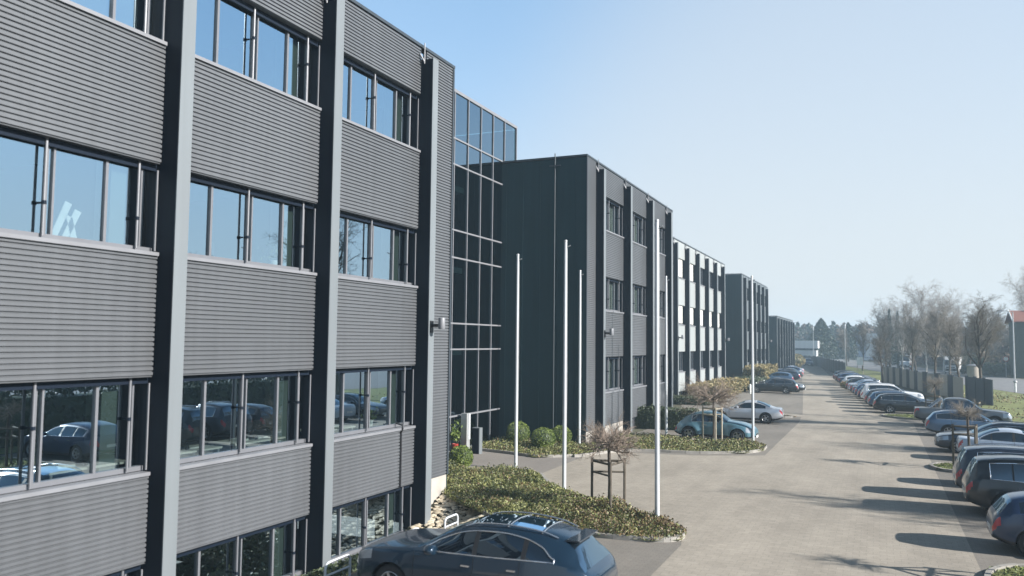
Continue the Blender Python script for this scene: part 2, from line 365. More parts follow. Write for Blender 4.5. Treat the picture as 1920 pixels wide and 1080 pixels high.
# verge scrub
m = MB(); rng = random.Random(77)
for i in range(3800):
    y = rng.uniform(58, 100); x = rng.uniform(6, 14)
    if mnoise.noise(Vector((x*.35, y*.2, 4.))) < .05 and rng.random() > .12: continue
    leaf(m, Vector((x+ (0 if y < 75 else 0), y, rng.uniform(.03, .3))), .16, rng, int(rng.random() < .5))
o = m.build('verge_scrub', [M['cover_red'], M['beech_leaf']]); o['kind'] = 'stuff'; tag(o, 'dry brown scrub and tufts on the grass verge', 'scrub')
# pebble bank at the near block's corner
rng = random.Random(5); m = MB()
for i in range(1500):
    y = rng.uniform(17.6, 23.2); x = rng.uniform(-12.75, -10.3)
    z = max(-.95, -.95+.93*(y-20.4)/2.5 if y > 20.4 else -.95, -.95+.93*(x-TB)/(TX-TB) if x > TB else -.95)
    if x > TX: continue
    r = rng.uniform(.04, .11); sx, sy, sz = r*rng.uniform(.8, 1.4), r*rng.uniform(.8, 1.4), r*rng.uniform(.5, .8)
    vs = []
    for (a, b, c) in ((1,0,0),(-1,0,0),(0,1,0),(0,-1,0),(0,0,1),(.7,.7,.6),(-.7,.7,.6),(-.7,-.7,.6),(.7,-.7,.6)): vs.append((x+a*sx, y+b*sy, z+.02+c*sz))
    m.add(vs, [(0,2,5),(2,1,6),(1,3,7),(3,0,8),(4,5,6),(4,6,7),(4,7,8),(4,8,5),(5,2,6),(6,1,7),(7,3,8),(8,0,5)])
o = m.build('pebbles', M['pebble'], smooth=60); o['kind'] = 'stuff'; tag(o, 'pale pebbles covering the bank by the corner plinth', 'pebbles')

# ------------------------------------------------------------------ office blocks
def corrugated(m, X, y0, y1, z0, z1, pitch=.094, dep=.034):
    z = z1; prof = []
    k = max(1, round((z1-z0)/pitch)); p = (z1-z0)/k
    for i in range(k):
        t = z1-i*p; prof += [(X, t), (X, t-p*.60), (X-dep, t-p*.74), (X-dep, t-p*.90)]
    prof.append((X, z0))
    vs = [(x, y0, z) for x, z in prof]+[(x, y1, z) for x, z in prof]; n = len(prof)
    m.add(vs, [(i, i+1, n+i+1, n+i) for i in range(n-1)])
    xb = X-.14
    for i in range(n-1):                                      # end caps and back
        (xa, za), (xc, zc) = prof[i], prof[i+1]
        for y in (y0, y1): m.add([(xa, y, za), (xc, y, zc), (xb, y, zc), (xb, y, za)], [(0,1,2,3)])
    m.quad((xb,y0,z0), (xb,y1,z0), (xb,y1,z1), (xb,y0,z1)); m.quad((X,y0,z0), (X,y1,z0), (xb,y1,z0), (xb,y0,z0)); m.quad((X,y0,z1), (X,y1,z1), (xb,y1,z1), (xb,y0,z1))
ROWS = [(-.76, .69), (2.45, 4.23), (6.68, 8.40), (10.88, 12.61)]      # window rows: sill, head
def block(label, Xp, Y0, Y1, cols, style, zr=14.2, depth=17., rows=ROWS, base=-1.0, mats=None, detail=2, blinds=None, skip=()):
    b = thing('office_block', label, 'office building', (Xp, Y0, 0))
    off = Vector((Xp, Y0, 0))
    pm, cm, fm = mats
    def put(m, name, mat, parent=b, smooth=None):
        m.v = [(v[0]-off.x, v[1]-off.y, v[2]) for v in m.v] if parent is b else m.v
        return m.build(name, mat, parent, smooth)
    def sub(m, name, mat, parent):                       # children of parts: parts sit at the thing's origin
        m.v = [(v[0]-off.x, v[1]-off.y, v[2]) for v in m.v]; return m.build(name, mat, parent)
    # shell
    w = MB(); w.box(Xp-depth, Xp-.32, Y0+.02, Y0+.26, base, zr-.12); w.box(Xp-depth, Xp-.32, Y1-.26, Y1-.02, base, zr-.12)
    w.box(Xp-depth-.25, Xp-depth, Y0+.02, Y1-.02, base, zr-.12)
    w.box(Xp-.32, Xp-.004, Y0+.02, Y0+.06, base, zr-.12); w.box(Xp-.32, Xp-.004, Y1-.06, Y1-.02, base, zr-.12)
    k = Y0+1.2
    if detail >= 1:                                            # standing seams on the end wall
        xx = Xp-.6
        while xx > Xp-depth: w.box(xx-.008, xx+.008, Y0+.008, Y0+.03, base, zr-.14); xx -= .93
    put(w, 'end_wall', M['clad_dark'])
    r = MB(); r.box(Xp-depth, Xp-.3, Y0+.1, Y1-.1, zr-.4, zr-.25); put(r, 'roof', M['roof'])
    c = MB(); c.box(Xp-.26, Xp+.04, Y0-.04, Y1+.04, zr-.09, zr); c.box(Xp-depth-.28, Xp-.26, Y0-.04, Y0+.28, zr-.09, zr); c.box(Xp-depth-.28, Xp-.26, Y1-.28, Y1+.04, zr-.09, zr)
    c.box(Xp+.004, Xp+.03, Y0-.03, Y0+.06, .67, zr-.09); c.box(Xp+.004, Xp+.03, Y1-.06, Y1+.03, .67, zr-.09)
    put(c, 'coping', M['coping'])
    if rows[0][0]-.07 > base: pl = MB(); pl.box(Xp-.34, Xp-.012, Y0+.07, Y1-.07, base, rows[0][0]-.07); put(pl, 'plinth', M['plinth'])
    for (a, e) in ((Y0+.065, cols[0]), (cols[-1]+.32, Y1-.065)):
        if e-a > .1: pl = MB(); pl.box(Xp-.33, Xp-.006, a, e, base, .66); put(pl, 'plinth', M['plinth'])
    # columns: side shade painted dark, front face paler as the sunlit side
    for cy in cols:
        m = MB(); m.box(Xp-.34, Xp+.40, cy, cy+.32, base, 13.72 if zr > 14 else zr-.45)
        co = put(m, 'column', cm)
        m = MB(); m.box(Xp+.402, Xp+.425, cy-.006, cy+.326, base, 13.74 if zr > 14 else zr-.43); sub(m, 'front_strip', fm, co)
        if detail >= 1:
            m = MB(); zt = 13.72 if zr > 14 else zr-.45
            m.tube([(Xp+.14, cy-.05, zt-.15), (Xp+.14, cy-.05, zt+.5)], .018, 6); m.tube([(Xp+.14, cy-.05, zt-.1), (Xp+.02, cy-.13, zt+.15)], .03, 6)
            sub(m, 'roof_clip', M['sill'], co)
    # corner strips
    for (a, e) in ((Y0+.06, cols[0]), (cols[-1]+.32, Y1-.06)):
        if e-a > .15:
            m = MB()
            if style == 'corr': corrugated(m, Xp, a, e, .67, zr-.1)
            else: m.box(Xp-.14, Xp, a, e, .67, zr-.1)
            put(m, 'cladding_panel', pm)
    bays = [(cols[i]+.32, cols[i+1]) for i in range(len(cols)-1)]
    intr = MB(); pil = MB(); zt = zr-.4
    for bi, (a, e) in enumerate(bays):
        zprev = None
        edges = []
        for ri, (s, h) in enumerate(rows):
            top = rows[ri+1][0] if ri+1 < len(rows) else zr-.03
            m = MB()
            if style == 'corr': corrugated(m, Xp, a+.02, e-.02, h, top-.10)
            else:
                n = 3; 
                for j in range(n): m.box(Xp-.14, Xp, a+.02+(e-a-.04)*j/n+.006, a+.02+(e-a-.04)*(j+1)/n-.006, h, top-.10)
            put(m, 'cladding_panel', pm)
            if ri == 0 and (bi in skip):
                m = MB(); m.box(Xp-.3, Xp-.03, a, e, base, h); put(m, 'plinth', M['plinth']); continue
            xg = Xp-.26
            f = MB()
            f.box(xg-.05, xg+.06, a, e, h-.02, h+.16); f.box(xg-.05, xg+.07, a, e, s-.02, s+.07)
            if detail >= 2: ms = [(a+.0, .04), (a+1.21, .06), (a+2.33, .04), (a+2.46, .04), (a+3.51, .06), (e-.30, .04)]
            else: ms = [(a+.0, .06), (a+1.21, .08), (a+2.40, .10), (a+3.51, .08), (e-.25, .06)]
            for (y, wd) in ms: f.box(xg-.045, xg+.05, y, y+wd, s+.07, h-.02)
            win = put(f, 'window', M['frame'])
            gmb = MB(); yy = [a]+[q[0]+q[1]/2 for q in ms[1:]]+[e]
            for ya, ye in zip(yy, yy[1:]):
                t0, t1, t2 = (random.uniform(-.004, .004) for _ in range(3)); gmb.quad((xg+t0,ya,s+.05), (xg+t1,ye,s+.05), (xg+t1+t2,ye,h), (xg+t0+t2,ya,h))
            sub(gmb, 'pane', M['glass'] if detail >= 1 else M['glass_far'], win)
            sm = MB(); sm.box(xg+.07, Xp+.05, a-.0, e-.03, s-.055, s-.03); sm.box(Xp+.025, Xp+.05, a, e-.03, s-.10, s-.055); sub(sm, 'sill', M['sill'], win)
            if detail >= 2:
                for y in (a+2.26, e-.42):
                    rl = MB(); rl.tube([(xg+.13, y, s+.02), (xg+.13, y, h+.1)], .025, 8); sub(rl, 'blind_rail', M['frame'], win)
                    rl = MB(); rl.tube([(xg+.13, y, s+.6+.4*(ri % 2)), (xg+.02, y+.02, s+.6+.4*(ri % 2))], .02, 6); rl.lathe([(.034,.03), (.042,.03), (.042,-.03), (.034,-.03)], (xg+.13, y, s+.6+.4*(ri % 2)), 10); sub(rl, 'rail_bracket', M['dark_metal'], win)
                rl = MB(); rl.box(xg+.17, xg+.20, e-.05, e-.02, s, h-.12); sub(rl, 'guide_rail', M['sill'], win)
                hb = MB(); hb.box(xg+.055, Xp-.145, a, e, h-.13, h+.1); sub(hb, 'blind_box', M['dark_metal'], win)
            if blinds and (bi, ri) in blinds:
                bm = MB(); kind = blinds[(bi, ri)]
                if kind == 'slat':
                    z = s+.1
                    while z < h-.05: bm.quad((xg-.12,a+.05,z), (xg-.12,e-.45,z), (xg-.075,e-.45,z+.035), (xg-.075,a+.05,z+.035)); z += .05
                elif kind == 'closed':
                    bm.box(xg+.08, xg+.10, a+.05, e-.35, s+.12, h-.02)
                elif kind == 'vert':
                    y = a+.1; k = 0
                    while y < e-.5:
                        if (k*7 % 11) < 6: bm.quad((xg-.16,y,s+.1), (xg-.10,y+.1,s+.1), (xg-.10,y+.1,h), (xg-.16,y,h))
                        y += .13; k += 1
                sub(bm, 'blind', M['blind'], win)
            if detail >= 1:
                pil = MB(); pil.box(xg-.55, xg-.14, e-.82, e-.48, s-.6, h+.3); put(pil, 'interior_pillar', M['pillar_in'])
    if detail >= 1:
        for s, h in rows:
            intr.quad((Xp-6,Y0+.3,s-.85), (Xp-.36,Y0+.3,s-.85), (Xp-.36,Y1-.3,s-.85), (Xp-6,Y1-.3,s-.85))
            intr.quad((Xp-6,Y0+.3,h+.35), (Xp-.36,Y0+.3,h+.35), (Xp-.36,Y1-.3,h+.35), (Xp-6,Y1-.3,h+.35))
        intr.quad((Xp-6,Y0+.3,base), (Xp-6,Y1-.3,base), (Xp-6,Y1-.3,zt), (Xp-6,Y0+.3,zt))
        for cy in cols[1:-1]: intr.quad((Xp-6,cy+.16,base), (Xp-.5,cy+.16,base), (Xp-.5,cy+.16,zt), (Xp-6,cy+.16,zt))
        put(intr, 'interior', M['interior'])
    else:
        intr.quad((Xp-.5,Y0+.3,base), (Xp-.5,Y1-.3,base), (Xp-.5,Y1-.3,zt), (Xp-.5,Y0+.3,zt)); put(intr, 'interior', M['black'])
    return b
XA, XB = -12.8, -16.0
colsA = [1.74, 6.66, 11.58, 16.50, 21.42]
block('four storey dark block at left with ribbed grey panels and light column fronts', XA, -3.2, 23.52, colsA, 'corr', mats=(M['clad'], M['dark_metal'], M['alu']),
      blinds={(1,3): 'slat'})
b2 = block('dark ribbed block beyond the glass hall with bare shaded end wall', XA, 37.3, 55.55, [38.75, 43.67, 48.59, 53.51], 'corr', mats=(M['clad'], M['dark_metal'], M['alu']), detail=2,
      blinds={(0,3): 'vert', (1,3): 'vert', (0,2): 'vert', (1,2): 'vert', (0,1): 'vert', (1,1): 'vert'}, skip=(0,), base=-.6)
m = MB(); m.tube([(XA-1.65-XA, -.06, 0), (XA-1.65-XA, -.06, 14.0), (XA-1.65-XA, -.06, 14.35)], .03, 6); m.box(-1.95, -1.35, -.10, -.05, 13.72, 13.76); m.build('lightning_rod', M['fence_dark'], b2)
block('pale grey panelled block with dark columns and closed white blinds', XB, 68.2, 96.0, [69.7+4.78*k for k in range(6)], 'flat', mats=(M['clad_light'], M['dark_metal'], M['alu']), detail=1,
      blinds={(0,3): 'closed', (1,3): 'closed', (0,2): 'closed', (1,2): 'closed', (2,2): 'closed', (3,2): 'closed', (4,2): 'closed'}, base=-.3)
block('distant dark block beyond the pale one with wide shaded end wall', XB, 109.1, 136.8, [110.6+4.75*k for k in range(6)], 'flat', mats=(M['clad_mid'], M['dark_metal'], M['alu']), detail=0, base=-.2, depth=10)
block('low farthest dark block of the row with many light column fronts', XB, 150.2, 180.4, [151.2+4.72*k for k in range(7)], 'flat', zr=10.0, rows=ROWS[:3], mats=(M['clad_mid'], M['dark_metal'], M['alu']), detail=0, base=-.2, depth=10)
# links between the blocks
def atrium(label, X, Y0, Y1, zt, zs, ys, depth=14.):
    b = thing('glass_hall', label, 'building', (X, Y0, 0))
    m = MB(); m.box(-depth, .06, -.05, Y1-Y0+.05, zt-.12, zt+.02); m.build('roof_edge', M['sill'], b)
    f = MB()
    for z in zs: f.box(-.03, .055, 0, Y1-Y0, z-.035, z+.035)
    f.box(-.035, .07, -.04, Y1-Y0, -.02, .1); f.box(-.04, .07, Y1-Y0-.07, Y1-Y0, 0, zt-.12)
    fr = f.build('frame', M['sill'], b)
    d = MB()
    for y in ys: d.box(-.03, .05, y-Y0-.028, y-Y0+.028, .1, zt-.12)
    d.build('mullion', M['sill'], b)
    g = MB(); g.quad((0,0,.05), (0,Y1-Y0,.05), (0,Y1-Y0,zt-.1), (0,0,zt-.1)); g.build('pane', M['glass_atrium'], b)
    i = MB(); i.box(-depth, -depth+.1, 0, Y1-Y0, 0, zt-.2)
    for z in (4.55, 8.75, 12.95): i.box(-depth, -2.2, 0, Y1-Y0, z-.3, z)
    i.box(-depth, -.1, 0, Y1-Y0, -.1, 0); i.box(-depth, -.1, Y1-Y0-.1, Y1-Y0, 0, zt-.2)
    for y in (2.2, 6.0): i.box(-2.6, -2.2, y, y+.35, 0, zt-.3)
    i.build('interior', M['interior'], b)
    return b
atrium('tall glass entrance hall between the two dark ribbed blocks', -17.4, 23.6, 39.05, 16.45, (1.6, 4.6, 5.77, 8.75, 10.0, 13.0, 14.2), [23.95+1.36*k for k in range(11)])
ln = thing('link_building', 'set back link with pale wall between ribbed block and pale block', 'building', (-19.5, 55.7, 0))
m = MB(); m.box(-8, 0, 0, 12.4, -.1, 12.0); m.build('wall', M['clad_mid'], ln)
m = MB(); m.box(-8.1, .1, -.05, 12.45, 12.0, 12.15); m.build('coping', M['coping'], ln)
m = MB()
for k in range(6): m.box(.0, .06, 1+2*k, 1.08+2*k, .1, 11.6)
m.build('mullion', M['alu'], ln)

m = MB(); m.tube([(-12.97+12.8,20.62+3.2,2.55), (.06,20.62+3.2,2.50), (.07,20.62+3.2,2.40), (.02,20.62+3.2,2.28), (.025,20.62+3.2,.72), (-.05,20.62+3.2,.66)], .028, 6)
m.build('cable', M['black'], bpy.data.objects['office_block'])
# wall lights
def wall_light(loc, label):
    t = thing('wall_light', label, 'wall light', loc, 0, 'wall lights on the column fronts')
    m = MB(); m.box(0, .03, -.09, .09, -.22, .14); m.build('back_plate', M['black'], t)
    m = MB(); m.tube([(0,0,0), (.28,.0,.0)], .05, 8); m.build('arm', M['black'], t)
    m = MB(); m.lathe([(0,.17), (.10,.17), (.105,.16), (.105,-.14), (.095,-.17), (0,-.17)], (.36,0,.06), 16); m.build('lamp_head', M['sill'], t, 40)
for (x, y, z, lb) in ((XA+.425, 21.58, 5.45, 'wall light on the last column before the glass hall'), (XA+.425, 38.91, 5.45, 'wall light on the first column after the shaded end wall'),
                      (XB+.425, 69.86, 5.45, 'wall light on the first column of the pale block'), (XB+.425, 93.76, 5.4, 'wall light on the last column of the pale block'), (XB+.425, 134.5, 5.4, 'wall light at the far corner of the distant dark block')):
    wall_light((x, y, z), lb)
# office furniture seen through the glass
def desk(loc, label, rz=0.):
    t = thing('desk', label, 'desk', loc, rz, 'white desks behind the first floor windows')
    m = MB(); m.box(-.4, .4, -.85, .85, .70, .74); m.build('desk_top', M['desk'], t)
    m = MB()
    for a in (-.35, .35):
        for c in (-.78, .78): m.tube([(a, c, 0), (a, c, .70)], .025, 6)
    m.build('desk_frame', M['sign_post'], t)
    m = MB(); m.box(-.1, .14, -.5, -.15, .741, .80); m.box(-.2, .12, .2, .55, .741, .765); m.build('paper_stack', M['sign_white'], t)
    m = MB(); m.box(.22, .25, -.3, .3, .84, 1.2); m.box(.22, .26, -.03, .03, .75, .9); m.build('monitor', M['black'], t)
for y, lb in ((10.6, 'white desk behind the leftmost first floor window'), (13.0, 'white desk left in the first floor window of the second bay'), (15.1, 'white desk right in the first floor window of the second bay'), (18.0, 'white desk behind the first floor window beside the glass hall')):
    desk((-13.56, y, 1.88), lb)
t = thing('desk_speaker', 'small dark box on the inner sill of the middle second floor window', 'speaker', (-13.3, 13.35, 6.72))
m = MB(); m.box(-.1, .1, -.09, .09, 0, .36); m.build('cabinet', M['black'], t)
m = MB(); m.lathe([(0,.02), (.06,.015), (.065,0)], (.1,0,.12), 14, 'x'); m.build('cone', M['rubber'], t)
for i_, (yy, zz, lb) in enumerate(((15.6, 6.72, 'leafy pot plant inside the middle second floor window'), (19.9, 2.5, 'leafy pot plant inside the first floor window by the glass hall'), (10.9, 10.92, 'leafy pot plant inside the leftmost top floor window'))):
    t = thing('pot_plant', lb, 'plant', (-13.4, yy, zz)); m = MB(); m.lathe([(0,0), (.08,0), (.11,.18), (.09,.18), (.085,.15), (0,.15)], n=12); m.build('pot', M['sign_white'], t, 50)
    m = MB(); rng = random.Random(40+i_)
    for q in range(140): leaf(m, Vector((rng.gauss(0,.09), rng.gauss(0,.11), .2+abs(rng.gauss(0,.16)))), .09, rng)
    m.build('foliage', M['box_leaf'], t)
t = thing('leaning_boards', 'white boards leaning inside the second floor window at left', 'boards', (-13.16, 9.55, 6.75))
for k, (dy, tilt) in enumerate(((0, .22), (.22, .2), (.4, -.1))):
    m = MB(); a = (0, dy, 0); m.add([(0,dy,0),(0,dy+.13,0),(0,dy+.13+tilt*1.2,.62-.12*k),(0,dy+tilt*1.2,.66-.12*k),(-.02,dy,0),(-.02,dy+.13,0),(-.02,dy+.13+tilt*1.2,.62-.12*k),(-.02,dy+tilt*1.2,.66-.12*k)], [(0,1,2,3),(7,6,5,4),(0,4,5,1),(1,5,6,2),(2,6,7,3),(3,7,4,0)])
    m.build('board', M['sign_white'], t)

# ------------------------------------------------------------------ flag poles, pillars, hoops
def flagpole(loc, label, h=8.4):
    t = thing('flagpole', label, 'flagpole', loc, 0, 'white flagpoles of the forecourt')
    m = MB(); m.tube([(0,0,0), (0,0,h*.35), (0,0,h-.05), (0,0,h)], [.068,.064,.05,.046], 14); m.build('shaft', M['white_metal'], t, 40)
    m = MB(); m.lathe([(0,h+.07), (.04,h+.06), (.058,h+.03), (.058,h), (0,h)], n=12); m.build('cap', M['sign_post'], t, 40); m = MB(); m.tube([(.06,0,h-.18), (.17,0,h-.14)], .02, 6); m.build('pulley', M['sign_post'], t, 40)
    m = MB(); m.lathe([(0,.03), (.16,.03), (.16,0)], n=14); m.build('base_plate', M['sign_post'], t)
    m = MB(); m.tube([(.072,0,1.1), (.085,0,4), (.06,0,h-.2)], .006, 4); m.build('halyard', M['sign_post'], t)
for x, y, lb in ((-12.94, 29.35, 'flagpole nearest the glass hall, rising from the back of the near bed'), (-9.6, 25.8, 'flagpole on the curved edge of the near bed, between the other two there'), (-5.57, 22.3, 'closest and thickest looking flagpole at the tip of the near bed'),
                 (-13.0, 36.97, 'flagpole standing right before the shaded dark end wall'), (-9.9, 41.55, 'flagpole rising from the second bed before the last ribbed bay'), (-5.74, 42.6, 'flagpole at the front of the teal car')):
    flagpole((x, y, 0), lb)
t = thing('intercom_pillar', 'tall grey pillar with white front beside the glass hall door', 'pillar', (-17.0, 32.9, 0))
m = MB(); m.box(-.16, .14, -.16, .16, 0, 1.72); m.build('body', M['sign_post'], t)
m = MB(); m.box(.141, .165, -.02, .15, .55, 1.70); m.build('front_panel', M['white_metal'], t)
t = thing('letterbox_post', 'short dark post with white front on the entrance path', 'post', (-16.2, 32.55, 0))
m = MB(); m.box(-.22, .10, -.14, .14, 0, 1.12); m.build('body', M['dark_metal'], t)
m = MB(); m.box(.102, .15, -.15, .15, 0, 1.15); m.box(-.22, .102, -.15, .15, 1.121, 1.15); m.build('front_panel', M['alu'], t)
m = MB(); m.lathe([(0,.02), (.035,.02), (.035,0)], (-.06,-.141,.75), 10, 'y'); m.build('call_button', M['chrome'], t)
t = thing('potted_plant', 'red potted plant beside the glass hall door', 'plant', (-17.15, 32.2, 0))
m = MB(); m.lathe([(0,0), (.10,0), (.15,.42), (.12,.42), (.11,.38), (0,.38)], n=14); m.build('pot', M['red'], t, 50)
m = MB(); rng = random.Random(4)
for i in range(220): leaf(m, Vector((rng.gauss(0,.13), rng.gauss(0,.13), .6+abs(rng.gauss(0,.28)))), .14, rng)
m.build('foliage', M['box_leaf'], t)
def hoop(loc, L, h, label):
    t = tag(link('barrier_hoop', None), label, 'barrier', 'white hoops along the sunken strip') if False else None
    m = MB(); pts = []
    for k in range(7): a = PI/2*k/6; pts.append((0, .12-.12*math.cos(a), h-.12+.12*math.sin(a)))
    pts = [(0,0,-.02)]+pts+[(0, L-p[1], p[2]) for p in reversed(pts)]+[(0,L,-.02)]
    m.tube(pts, .028, 8); m.tube([(0,.02,h*.45), (0,L-.02,h*.45)], .022, 6)
    o = m.build('barrier_hoop', M['white_metal'], None, 50); o.location = loc; tag(o, label, 'barrier', 'white hoops along the sunken strip')
hoop((-10.25, 13.75, 0), .85, .46, 'white hoop barrier in front of the car, leftmost of three')
hoop((-10.25, 16.75, 0), .7, .44, 'white hoop barrier showing just above the slate car\'s bonnet')
hoop((-10.25, 18.75, 0), .7, .40, 'white hoop barrier on the pebbles by the corner plinth')

# ------------------------------------------------------------------ topiary, hedges
def leafy_blob(name, label, cat, loc, rad, n, size, mat, seed, group=None, core=True):
    rng = random.Random(seed); t = thing(name, label, cat, loc, 0, group)
    m = MB()
    for i in range(n):
        d = Vector((rng.gauss(0,1), rng.gauss(0,1), rng.gauss(0,1)))
        if d.length < 1e-3: continue
        d.normalize(); k = (1+.10*mnoise.noise(d*2.3+Vector((seed,0,0))))*rng.uniform(.88, 1.02)
        p = Vector((d.x*rad[0]*k, d.y*rad[1]*k, rad[2]+d.z*rad[2]*k))
        if p.z < .02: continue
        leaf(m, p, size, rng, 0, 0)
    m.build('foliage', mat, t)
    if core:
        m = MB(); pr = [(math.sin(PI*a/10)*.86, -math.cos(PI*a/10)*.86) for a in range(11)]
        m.lathe(pr, n=14); m.v = [(x*rad[0], y*rad[1], max(0, rad[2]+z*rad[2])) for x, y, z in m.v]; m.build('branches', M['hedge_leaf'], t)
    return t
for (x, y, r, s, lb) in ((-14.75, 28.2, .48, 1, 'round clipped box bush by the near block corner'), (-15.9, 36.3, .58, 2, 'round clipped box bush closest to the glass hall'), (-13.95, 34.7, .56, 3, 'round clipped box bush in the middle of the three by the end wall'), (-13.8, 36.6, .52, 4, 'round clipped box bush closest to the flagpole by the end wall')):
    leafy_blob('topiary_ball', lb, 'bush', (x, y, .05), (r, r, r*.92), 3600, .055, M['box_leaf'], s, 'clipped box balls')
def hedge(label, x0, x1, y0, y1, h, mat, seed, n, size=.14, name='hedge', h0=0.):
    rng = random.Random(seed); t = thing(name, label, 'hedge', ((x0+x1)/2, (y0+y1)/2, 0)); hx, hy = (x1-x0)/2, (y1-y0)/2
    m = MB()
    for i in range(n):
        p = [rng.uniform(-1,1), rng.uniform(-1,1), rng.uniform(0,1)]; k = rng.randrange(5)
        if k == 0: p[0] = 1
        elif k == 1: p[0] = -1
        elif k == 2: p[1] = -1 if rng.random() < .7 else 1
        elif k == 3: p[2] = 1
        q = Vector((p[0]*hx, p[1]*hy, p[2]*h*(1+.12*mnoise.noise(Vector((p[0]*hx, p[1]*hy, seed))))))
        q += Vector((rng.gauss(0,.06), rng.gauss(0,.06), rng.gauss(0,.06)))
        leaf(m, q, size, rng, 0, 0)
    m.build('foliage', mat, t)
    m = MB(); m.box(-hx*.88, hx*.88, -hy*.9, hy*.9, 0, h*.86); m.build('branches', M['hedge_leaf'], t)
hedge('dark clipped hedge behind the teal car', -13.2, -9.6, 46.6, 47.9, 1.15, M['hedge_leaf'], 21, 5000)
hedge('tall dark hedge beside the right hand cars, mirrored in the first floor windows', 9.4, 11.2, 12, 46, 2.5, M['hedge_leaf'], 20, 10000, .3)
hedge('low dark planting at the foot of the pale block', -15.8, -12.4, 66.2, 68.0, .6, M['hedge_leaf'], 22, 2500)
hedge('brown and yellow beech hedge before the pale block', -15.3, -12.6, 72.5, 90.5, 1.25, M['beech_leaf'], 23, 9000, .17)
hedge('dark low hedge beyond the pale block', -15.5, -12.4, 97.0, 104.0, .9, M['hedge_leaf'], 24, 3500, .16)
hedge('yellow green shrubbery behind the black estate', -15.2, -12.5, 104.5, 118.0, 2.1, M['beech_leaf'], 25, 6000, .2)
leafy_blob('shrub', 'tawny rounded shrub beside the far van', 'shrub', (-16.2, 186, 0), (2.2, 3, 1.5), 2500, .25, M['beech_leaf'], 31)
for k in range(6):
    m = MB(); m.lathe([(0,.95), (.05,.94), (.09,.88), (.09,0), (0,0)], n=10)
    o = m.build('bollard', M['sign_white'], None, 50); o.location = (-11.6-.0*k, 84.4+2.2*k, 0)
    tag(o, 'white round topped bollard in the row before the pale block', 'bollard', 'white bollards in a row')

# ------------------------------------------------------------------ trees
def branch_tree(seed, h, clear, spread, nl1=9, droop=0., upright=.55, lev=4, dens=1., r0=.16):
    """recursive bare tree: returns (trunk MB, crown MB)"""
    rng = random.Random(seed); tr, cr = MB(), MB()
    def seg(p0, p1, ra, rb, level):
        m, n = (tr, 6) if level <= 1 else (cr, 3)
        d = (p1-p0).normalized(); a = d.orthogonal().normalized(); b = d.cross(a)
        vs = [p0+(a*math.cos(2*PI*k/n)+b*math.sin(2*PI*k/n))*ra for k in range(n)]+[p1+(a*math.cos(2*PI*k/n)+b*math.sin(2*PI*k/n))*rb for k in range(n)]
        m.add(vs, [(k, (k+1) % n, n+(k+1) % n, n+k) for k in range(n)])
    def grow(p, d, L, r, level):
        ns = (7, 5, 4, 3, 2)[level]; rr = r
        for i in range(ns):
            j = (.05, .16, .22, .28, .3)[level]
            d = (d+Vector((rng.gauss(0,j), rng.gauss(0,j), rng.gauss(0,j)*.7+(.10*upright if level < 3 else -droop)))).normalized()
            q = p+d*(L/ns); r2 = r*(1-(i+1)/ns*(.55 if level == 0 else .7)); seg(p, q, rr, r2, level)
            p, rr = q, r2
            if level < lev and (level > 0 or p.z > clear):
                nb = (max(1, round(nl1/5)), 2, 2, 2)[level] if level == 0 else rng.choice((1, 2, 2, 3)) if level == 3 else rng.choice((2, 2, 3))
                for b in range(nb):
                    ax = d.orthogonal().normalized(); ax = Matrix.Rotation(rng.uniform(0, 2*PI), 3, d) @ ax
                    ang = rng.uniform(.45, .95) if level == 0 else rng.uniform(.4, .9)
                    nd = (d*math.cos(ang)+ax*math.sin(ang)*(spread if level == 0 else 1)).normalized()
                    if level == 0: nd = (nd+Vector((0,0,upright*.5))).normalized()
                    nL = L*(.5 if level == 0 else .52)*rng.uniform(.7, 1.15)*(1-.35*i/ns)
                    grow(p, nd, nL, max(.008, rr*.62), level+1)
        return p
    grow(Vector((0,0,0)), Vector((0,0,1)), h*.82, r0, 0)
    return tr, cr
TREEMESH = {}
def tree_mesh(key, **kw):
    if key not in TREEMESH:
        tr, cr = branch_tree(**kw); TREEMESH[key] = (tr.mesh('trunk', 60), cr.mesh('crown'))
    return TREEMESH[key]
def bare_tree(key, label, loc, rz=0., sc=1., group=None, birch=False, cat='tree', name='bare_tree'):
    t = thing(name, label, cat, loc, rz, group); t.scale = (sc, sc, sc)
    for nm, me, mt in (('trunk', TREEMESH[key][0], M['birch'] if birch else M['bark']), ('crown', TREEMESH[key][1], M['birch_twig'] if birch else M['twig'])):
        if not me.materials: me.materials.append(mt)
        link(nm, me, t)
    return t
tree_mesh('lime1', seed=11, h=9, clear=2.2, spread=1.0, nl1=14, upright=.8, r0=.17)
tree_mesh('lime2', seed=12, h=9, clear=2.4, spread=.9, nl1=13, upright=.95, r0=.16)
tree_mesh('oak', seed=13, h=13, clear=2.6, spread=1.25, nl1=12, upright=.6, r0=.26)
tree_mesh('birch1', seed=14, h=15, clear=3.0, spread=.7, nl1=13, upright=.7, droop=.12, r0=.14)
tree_mesh('birch2', seed=15, h=15, clear=3.0, spread=.75, nl1=13, upright=.7, droop=.14, r0=.14)
tree_mesh('small', seed=16, h=6, clear=1.7, spread=1.0, nl1=13, upright=.7, r0=.09)
GT = 'bare trees along the street'
